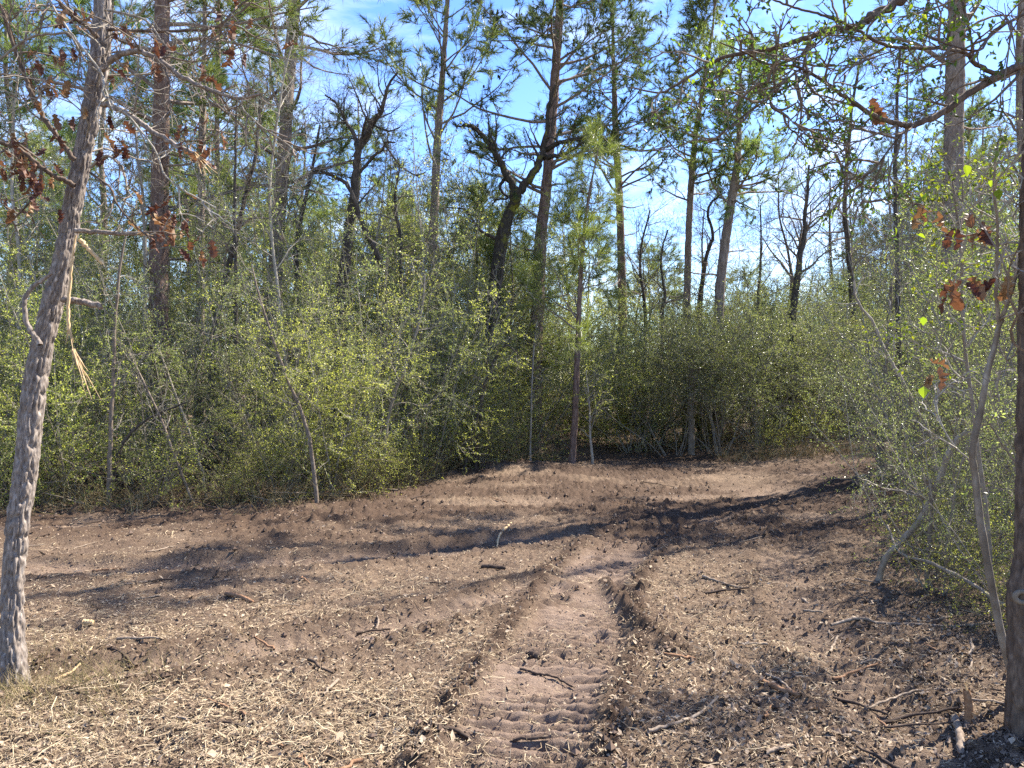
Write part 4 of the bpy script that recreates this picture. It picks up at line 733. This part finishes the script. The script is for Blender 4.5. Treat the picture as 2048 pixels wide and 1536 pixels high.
# ------------------------------------------------------------------ what lies on the ground
def scatter(n, rng, y0=2.3, y1=15.5, pw=1.3):
    u = rng.random(n); y = (y0**(1-pw)+u*(y1**(1-pw)-y0**(1-pw)))**(1/(1-pw)); x = rng.uniform(-1, 1, n)*(y*.72+.7); return x, y
def litter():
    rng = RNG('litter')
    # straw and shredded stems
    x, y = scatter(130000, rng, pw=1.9); z, b, c = ground(x, y, True); right = sstep(.9, 2.2, x-.12*(y-3)); band = sstep(.38, .62, fbm(x*1.1, y*1.6, 22., 3))
    keep = rng.random(len(x)) < (1-.86*b)*(1-.75*np.minimum(c, 1))*(.18+.82*band)*(1-.72*right)*(1-.5*sstep(7, 11, y)); x, y, z = x[keep], y[keep], z[keep]; n = len(x)
    L = rng.gamma(1.2, .024, n)+.008; a = rng.uniform(0, 6.283, n); w_ = rng.uniform(.0004, .0012, n)*(1+.12*y); tl = rng.normal(0, .16, n); cv = rng.normal(0, .25, n)
    t = np.linspace(-.5, .5, 3); ang = a[:, None]+cv[:, None]*t[None]*2
    px_, py_ = x[:, None]+np.cos(ang)*t*L[:, None], y[:, None]+np.sin(ang)*t*L[:, None]; pz = np.maximum(z[:, None]+.006+np.abs(tl)[:, None]*(t+.5)*L[:, None], ground(px_, py_)+.003)+rng.uniform(0, .012, n)[:, None]
    C = np.stack([px_, py_, pz], -1); sd_ = np.stack([-np.sin(ang), np.cos(ang), rng.normal(0, .5, ang.shape)], -1)*w_[:, None, None]
    V = np.stack([C-sd_, C+sd_], 2).reshape(n, 6, 3); q = np.array([(0, 1, 3, 2), (2, 3, 5, 4)]); mb = MB(); mb.add(V, (q[None]+np.arange(n)[:, None, None]*6).reshape(-1, 4))
    ob = mb.build('straw_litter', M['straw']); tag(ob, 'pale shredded straw and grass stems strewn over the clearing', 'straw', kind='stuff')
    # mulch chips
    x, y = scatter(112000, rng, pw=1.9); z, b, c = ground(x, y, True); keep = rng.random(len(x)) < (1-.88*b); x, y, z = x[keep], y[keep], z[keep]; n = len(x)
    s = rng.gamma(2., .0024, n)+.003; a = rng.uniform(0, 6.283, n); u = np.stack([np.cos(a), np.sin(a), rng.normal(0, .45, n)], 1); v = unit(np.stack([-np.sin(a), np.cos(a), rng.normal(0, .45, n)], 1))*rng.uniform(.25, .8, n)[:, None]
    C = np.stack([x, y, z+.004+.3*s], 1); V = np.stack([C-u*s[:, None], C+v*s[:, None], C+u*s[:, None], C-v*s[:, None]*.8+np.array([0, 0, 1])*s[:, None]*.3], 1)
    mb = MB(); mb.add(V, np.arange(4*n).reshape(n, 4)); ob = mb.build('mulch_litter', M['chip']); tag(ob, 'brown mulch crumbs and shredded bark over the soil', 'mulch', kind='stuff')
    # dead leaves, thickest on the right
    x, y = scatter(20000, rng, pw=1.35); z, b, c = ground(x, y, True); right = sstep(.6, 2.4, x-.10*(y-3)); keep = rng.random(len(x)) < (1-.92*b)*(.02+.55*right+.03*sstep(-1.6, -2.6, x)); x, y, z = x[keep], y[keep], z[keep]; n = len(x)
    mb = MB()
    for i in range(5):
        m_ = np.arange(n) % 5 == i; v, f = OAK[i]; k = m_.sum(); a = rng.uniform(0, 6.283, k); s = rng.uniform(.15, .42, k); tx, ty = rng.normal(0, .35, k), rng.normal(0, .35, k); flip = rng.choice([-1, 1], k)
        X, Y, Z = v[:, 0][None]-.06, v[:, 1][None], v[:, 2][None]*flip[:, None]; Z = Z+X*tx[:, None]+Y*ty[:, None]
        V = np.stack([(X*np.cos(a)[:, None]-Y*np.sin(a)[:, None])*s[:, None]+x[m_][:, None], (X*np.sin(a)[:, None]+Y*np.cos(a)[:, None])*s[:, None]+y[m_][:, None], (Z-Z.min(1)[:, None]*.6)*s[:, None]+z[m_][:, None]+.006], -1)
        mb.add(V, (f[None]+np.arange(k)[:, None, None]*len(v)).reshape(-1, 3))
    ob = mb.build('leaf_litter', M['fallen']); tag(ob, 'brown fallen oak leaves carpeting the ground, thickest on the right', 'leaf litter', kind='stuff')
    # crumbs and clods along the wheel tracks
    x, y = scatter(16000, rng, pw=1.5); z, b, c = ground(x, y, True); x2, y2 = scatter(3500, rng, 6.5, 14.5, .6); z2, b2, c2 = ground(x2, y2, True); x, y, z, b, c = [np.concatenate(q) for q in ((x, x2), (y, y2), (z, z2), (b, b2), (c, c2))]
    keep = rng.random(len(x)) < .06+.9*np.minimum(c, 1)+.12*b; x, y, z = x[keep], y[keep], z[keep]; n = len(x)
    s = np.minimum(rng.gamma(1.5, .0042, n)+.004, .022)*(1+.05*np.maximum(y-5, 0)); v = unit(np.array([(1, 0, 0), (-1, 0, 0), (0, 1, 0), (0, -1, 0), (0, 0, 1), (0, 0, -1), (.7, .7, .5), (-.7, -.6, .6)], float))[:6]
    V = np.stack([x, y, z+s*.4], 1)[:, None]+v[None]*s[:, None, None]*rng.uniform(.5, 1.4, (n, 6, 1)); f = np.array([(0, 2, 4), (2, 1, 4), (1, 3, 4), (3, 0, 4), (2, 0, 5), (1, 2, 5), (3, 1, 5), (0, 3, 5)])
    mb = MB(); mb.add(V, (f[None]+np.arange(n)[:, None, None]*6).reshape(-1, 3)); ob = mb.build('soil_crumbs', M['clod']); tag(ob, 'dark soil crumbs and clods thrown up along the wheel tracks', 'soil', kind='stuff')
    # dry grass along the foot of the thicket and round the left trunk
    pts = [(x_+rng.normal(0, .15), y_+.12+rng.normal(0, .25)) for _ in range(28) for x_, y_ in edge_pts(.0, .55, rng)]+[(rng.uniform(4.2, 7.5), rng.normal(15.4, .4)) for _ in range(200)]+[(rng.normal(-2.55, .35), rng.normal(4.0, .3)) for _ in range(260)]
    pts = np.array(pts); n = len(pts)*5; p = np.repeat(pts, 5, 0)+rng.normal(0, .05, (n, 2)); S = np.stack([p[:, 0], p[:, 1], ground(p[:, 0], p[:, 1])-.01], 1); near = p[:, 1] < 6
    D = np.stack([rng.normal(0, .5, n), rng.normal(0, .5, n), np.ones(n)], 1); Pg, Rg = grow(S, D, np.where(near, .16, rng.gamma(3., .12, n)), np.where(near, .0013, .003), 4, .22, -.12, rng, .3); mb = MB(); mb.add(*tubes(Pg, Rg, 3))
    ob = mb.build('dry_grass', M['grass']); tag(ob, 'dry straw-coloured grass along the foot of the thicket', 'grass', kind='stuff')
litter()

rng = RNG('fallen leaves')
for i in range(150):
    while True:
        x, y = [float(q[0]) for q in scatter(1, rng, 2.9, 6.5)]
        if x > .75+.1*(y-3) or rng.random() < .10: break
    o = link('fallen_leaf', OAK_FALL[i % 5], None, (x, y, gz(x, y)+.012)); s = rng.uniform(.4, .72); o.scale = (s, s, s*rng.choice([-1, 1])); o.rotation_euler = (rng.normal(0, .3), rng.normal(0, .3), rng.uniform(0, 6.28))
    tag(o, 'brown curled oak leaf lying on the near ground of the clearing', 'leaf', 'fallen leaves on the near ground')

def ground_stick(label, pts, w0, w1, m='stick', lift=.006, name='stick', end=None, cat='stick'):
    W = []
    for p in pts:
        g = GP(*p); W.append((g[0], g[1], gz(g[0], g[1])))
    W = np.array(W); R_ = np.linspace(rpx(w0, W[0, 1]), rpx(w1, W[-1, 1]), len(W)); W[:, 2] += R_*.7+lift
    o = thing(name, label, cat, tuple(W[0])); rg = RNG(label); k = 22
    c = curve(np.column_stack([W, R_]), k); c[1:-1, :3] += rg.normal(0, .0022, (k-2, 3)); c[:, 3] *= rg.uniform(.82, 1.15, k); c[-1, 3] *= .3
    mb = MB(); mb.add(*tubes(c[:, :3], c[:, 3], 7, True)[0]); to_local(mb, o).build('shaft', M[m], o, True)
    return o
ground_stick('reddish-brown broken stick lying left of the main wheel track', [(452, 1190), (478, 1199), (507, 1208)], 9, 8, 'stick_brown')
ground_stick('short dark stick lying across the straw near the middle', [(962, 1136), (985, 1137), (1012, 1137)], 9, 8, 'stick_dark')
ground_stick('pale curved stick at the lower middle right of the track', [(1296, 1480), (1345, 1470), (1395, 1450), (1440, 1412)], 9, 5, 'stick')
ground_stick('long wavy grey stick lying across the leaf litter on the right', [(1662, 1266), (1720, 1262), (1760, 1266), (1830, 1265), (1910, 1268), (1990, 1270)], 7, 5, 'stick')
ground_stick('split brown wood piece on the leaf litter right of the track', [(1522, 1378), (1560, 1396), (1600, 1413)], 13, 9, 'stick_brown')
ground_stick('thin grey stick beside the split brown wood piece', [(1532, 1364), (1560, 1380), (1585, 1402)], 6, 5, 'stick')
ground_stick('dark root lying across the bottom of the wheel track', [(868, 1466), (920, 1462), (980, 1466), (1040, 1476), (1100, 1480)], 10, 6, 'stick_dark')
ground_stick('thin dark root across the middle of the wheel track', [(1040, 1338), (1075, 1345), (1110, 1352), (1150, 1370)], 6, 4, 'stick_dark')
ground_stick('pale sliver stick standing tilted at the right of the straw field', [(1660, 1315), (1668, 1300), (1676, 1288)], 6, 4, 'stick', .02)
ground_stick('short pale stick on the shaded leaves right of centre', [(1720, 1343), (1750, 1343), (1768, 1340)], 5, 4, 'stick')
ground_stick('forked-looking pale stick by the right leaf litter, near the shrubs', [(1605, 1200), (1625, 1212), (1636, 1222)], 8, 5, 'stick')
ground_stick('slim light stick lying along the upper right of the track', [(1405, 1160), (1450, 1172), (1490, 1188)], 5, 4, 'stick')
ground_stick('thick pale broken wood chunk in the bottom right corner', [(1908, 1462), (1918, 1485), (1922, 1512)], 16, 14, 'stick')
ground_stick('pale stick with peeling end at the bottom right of the track', [(1530, 1522), (1565, 1512), (1592, 1500)], 10, 5, 'stick')
ground_stick('straight thin stick pointing at the wood chunk at lower right', [(1730, 1430), (1830, 1400), (1915, 1400)], 5, 3, 'stick')
ground_stick('white chip of wood on the straw right of the leaning trunk', [(166, 1250), (177, 1251), (188, 1251)], 11, 9, 'fresh_wood', name='wood_chip', cat='wood chip')
ground_stick('long straw-pale stick at the foot of the leaning trunk', [(110, 1345), (150, 1330), (185, 1308)], 6, 4, 'fresh_wood')
ground_stick('dark log half buried in litter right of the leaning trunk', [(105, 1303), (160, 1305), (230, 1308), (275, 1318)], 9, 6, 'stick_dark', -.004)
ground_stick('dark clod of wood in the middle of the wheel track', [(1058, 1304), (1068, 1312), (1078, 1321)], 17, 12, 'stick_dark', name='wood_clod', cat='clod')
ground_stick('thin pale stick lying in the straw field left of the track', [(1022, 1040), (1000, 1065), (994, 1080)], 5, 4, 'fresh_wood', .01)
g = GP(1935, 1470); o = thing('sapling_stump', 'short splintered sapling stump standing in the leaf litter at lower right', 'stump', (g[0], g[1], gz(g[0], g[1])))
P = np.array([(g[0], g[1], o.location.z-.03), (g[0]+.005, g[1], o.location.z+.07), (g[0]-.005, g[1], o.location.z+.15)]); mb = MB(); mb.add(*bark_tube(P, np.array([.021, .019, .015]), 40, 16, .004, 60, 12, 7)); to_local(mb, o).build('trunk', M['stick_brown'], o, True); splinters(o, o, P[-1], (0, 0, 1), 7, .05, rng, .12)

rng = RNG('more sticks'); protos = []
for i in range(6):
    r = RNG('st%d' % i); L = 1.; k = 8; P = np.stack([np.linspace(-.5, .5, k), np.cumsum(r.normal(0, .02, k)), np.abs(r.normal(0, .006, k))], 1); mb = MB(); mb.add(*tubes(P, np.linspace(.018, .010, k)*r.uniform(.8, 1.2, k), 6)); protos.append(mb.mesh('stick', M[('stick', 'stick_brown', 'stick', 'stick_dark', 'stick_dark', 'stick')[i]], True))
def loose(n, cond, label, group, lmin, lmax, y0, y1):
    k = 0
    while k < n:
        x, y = [float(q[0]) for q in scatter(1, rng, y0, y1)]
        if not cond(x, y): continue
        L = rng.uniform(lmin, lmax); a = rng.uniform(0, 6.28); hx, hy = math.cos(a)*L/2, math.sin(a)*L/2; z0, z1 = gz(x-hx, y-hy), gz(x+hx, y+hy)
        o = link('stick', protos[rng.integers(6)], None, (x, y, max((z0+z1)/2, gz(x, y))+.010)); o.rotation_euler = (0, -math.atan2(z1-z0, L), a); t = .25+.35*rng.random(); o.scale = (L, t, t); tag(o, label, 'stick', group); k += 1
loose(55, lambda x, y: x > .7+.1*(y-3), 'short dry stick lying in the leaf litter right of the track', 'sticks in the right leaf litter', .08, .38, 2.9, 8)
loose(45, lambda x, y: x < -.45, 'short pale stick lying in the straw left of the track', 'sticks in the straw left of the track', .07, .3, 2.9, 9)
for x, y in edge_pts(-.05, .42, rng):
    L = rng.uniform(.3, .95); a = rng.uniform(-.7, .7)+(math.pi if rng.random() < .5 else 0); z = gz(x, y); o = link('stick', protos[rng.integers(6)], None, (x, y, z+.03+L*.06)); o.rotation_euler = (0, rng.uniform(-.35, .1), a); t = .5+.4*rng.random(); o.scale = (L, t, t)
    tag(o, 'broken brush stick lying along the foot of the left thicket', 'stick', 'brush sticks along the thicket foot')
loose(14, lambda x, y: x > -3, 'dry stick lying across the far churned part of the clearing', 'sticks on the far clearing', .25, .7, 9.2, 13.5)

# joined fine pieces read as stuff; things that can be picked out by their place get a label each
for ob in bpy.data.objects:
    if ob.parent and ob.name.split('.')[0] in ('twigs', 'foliage', 'young_foliage', 'crown', 'branches', 'stems', 'splinters', 'cones'): ob['kind'] = 'stuff'
ORD = ['first', 'second', 'third', 'fourth', 'fifth', 'sixth', 'seventh', 'eighth', 'ninth', 'tenth', 'eleventh', 'twelfth', 'thirteenth', 'fourteenth', 'fifteenth', 'sixteenth', 'seventeenth', 'eighteenth', 'nineteenth', 'twentieth', 'twenty-first', 'twenty-second', 'twenty-third', 'twenty-fourth']
SHORT = {'second row of the left thicket': 'tall shrub in second row of left thicket', 'third row of the left thicket': 'tall shrub in third row of left thicket', 'fourth row of the left thicket': 'tall shrub in fourth row of left thicket', 'last row of the left thicket': 'tall shrub in last row of left thicket', 'sprouts along the foot of the left thicket': 'low sprout at foot of left thicket', 'front row of the left thicket': 'yaupon shrub in front row of left thicket', 'shaded shrubs right of the dark gap': 'grey-green shrub right of the dark gap', 'far pines behind the left thicket': 'far pine behind the left thicket',
         'near shrubs by the pale sapling': 'near sparse shrub by the pale sapling', 'twiggy shrubs on the right side': 'twiggy shrub on right side of clearing', 'far pines under the open sky': 'low far pine under the open sky',
         'far pines behind the right shrubs': 'far pine behind the right-hand shrubs', 'young pines among the shrubs': 'young bushy pine among the shrubs', 'sprouts under the right shrubs': 'low sprout under the right-hand shrubs', 'shrubs behind the dark gap': 'shrub closing the back of the dark gap', 'tall shrubs behind the shaded bank': 'tall rounded shrub behind the shaded bank', 'tall shrubs at the far right end': 'tall shrub at the far right end of clearing', 'sprouts under the shaded shrubs': 'low sprout under the shaded shrubs by the gap', 'sticks on the far clearing': 'dry stick on far part of clearing'}
for g_, base in SHORT.items():
    mem = sorted([ob for ob in bpy.data.objects if ob.get('group') == g_ and ob.parent is None], key=lambda q: q.location.x/q.location.y)
    if len(mem) > len(ORD): continue
    for i, ob in enumerate(mem): ob['label'] = '%s, %s from the left' % (base, ORD[i])
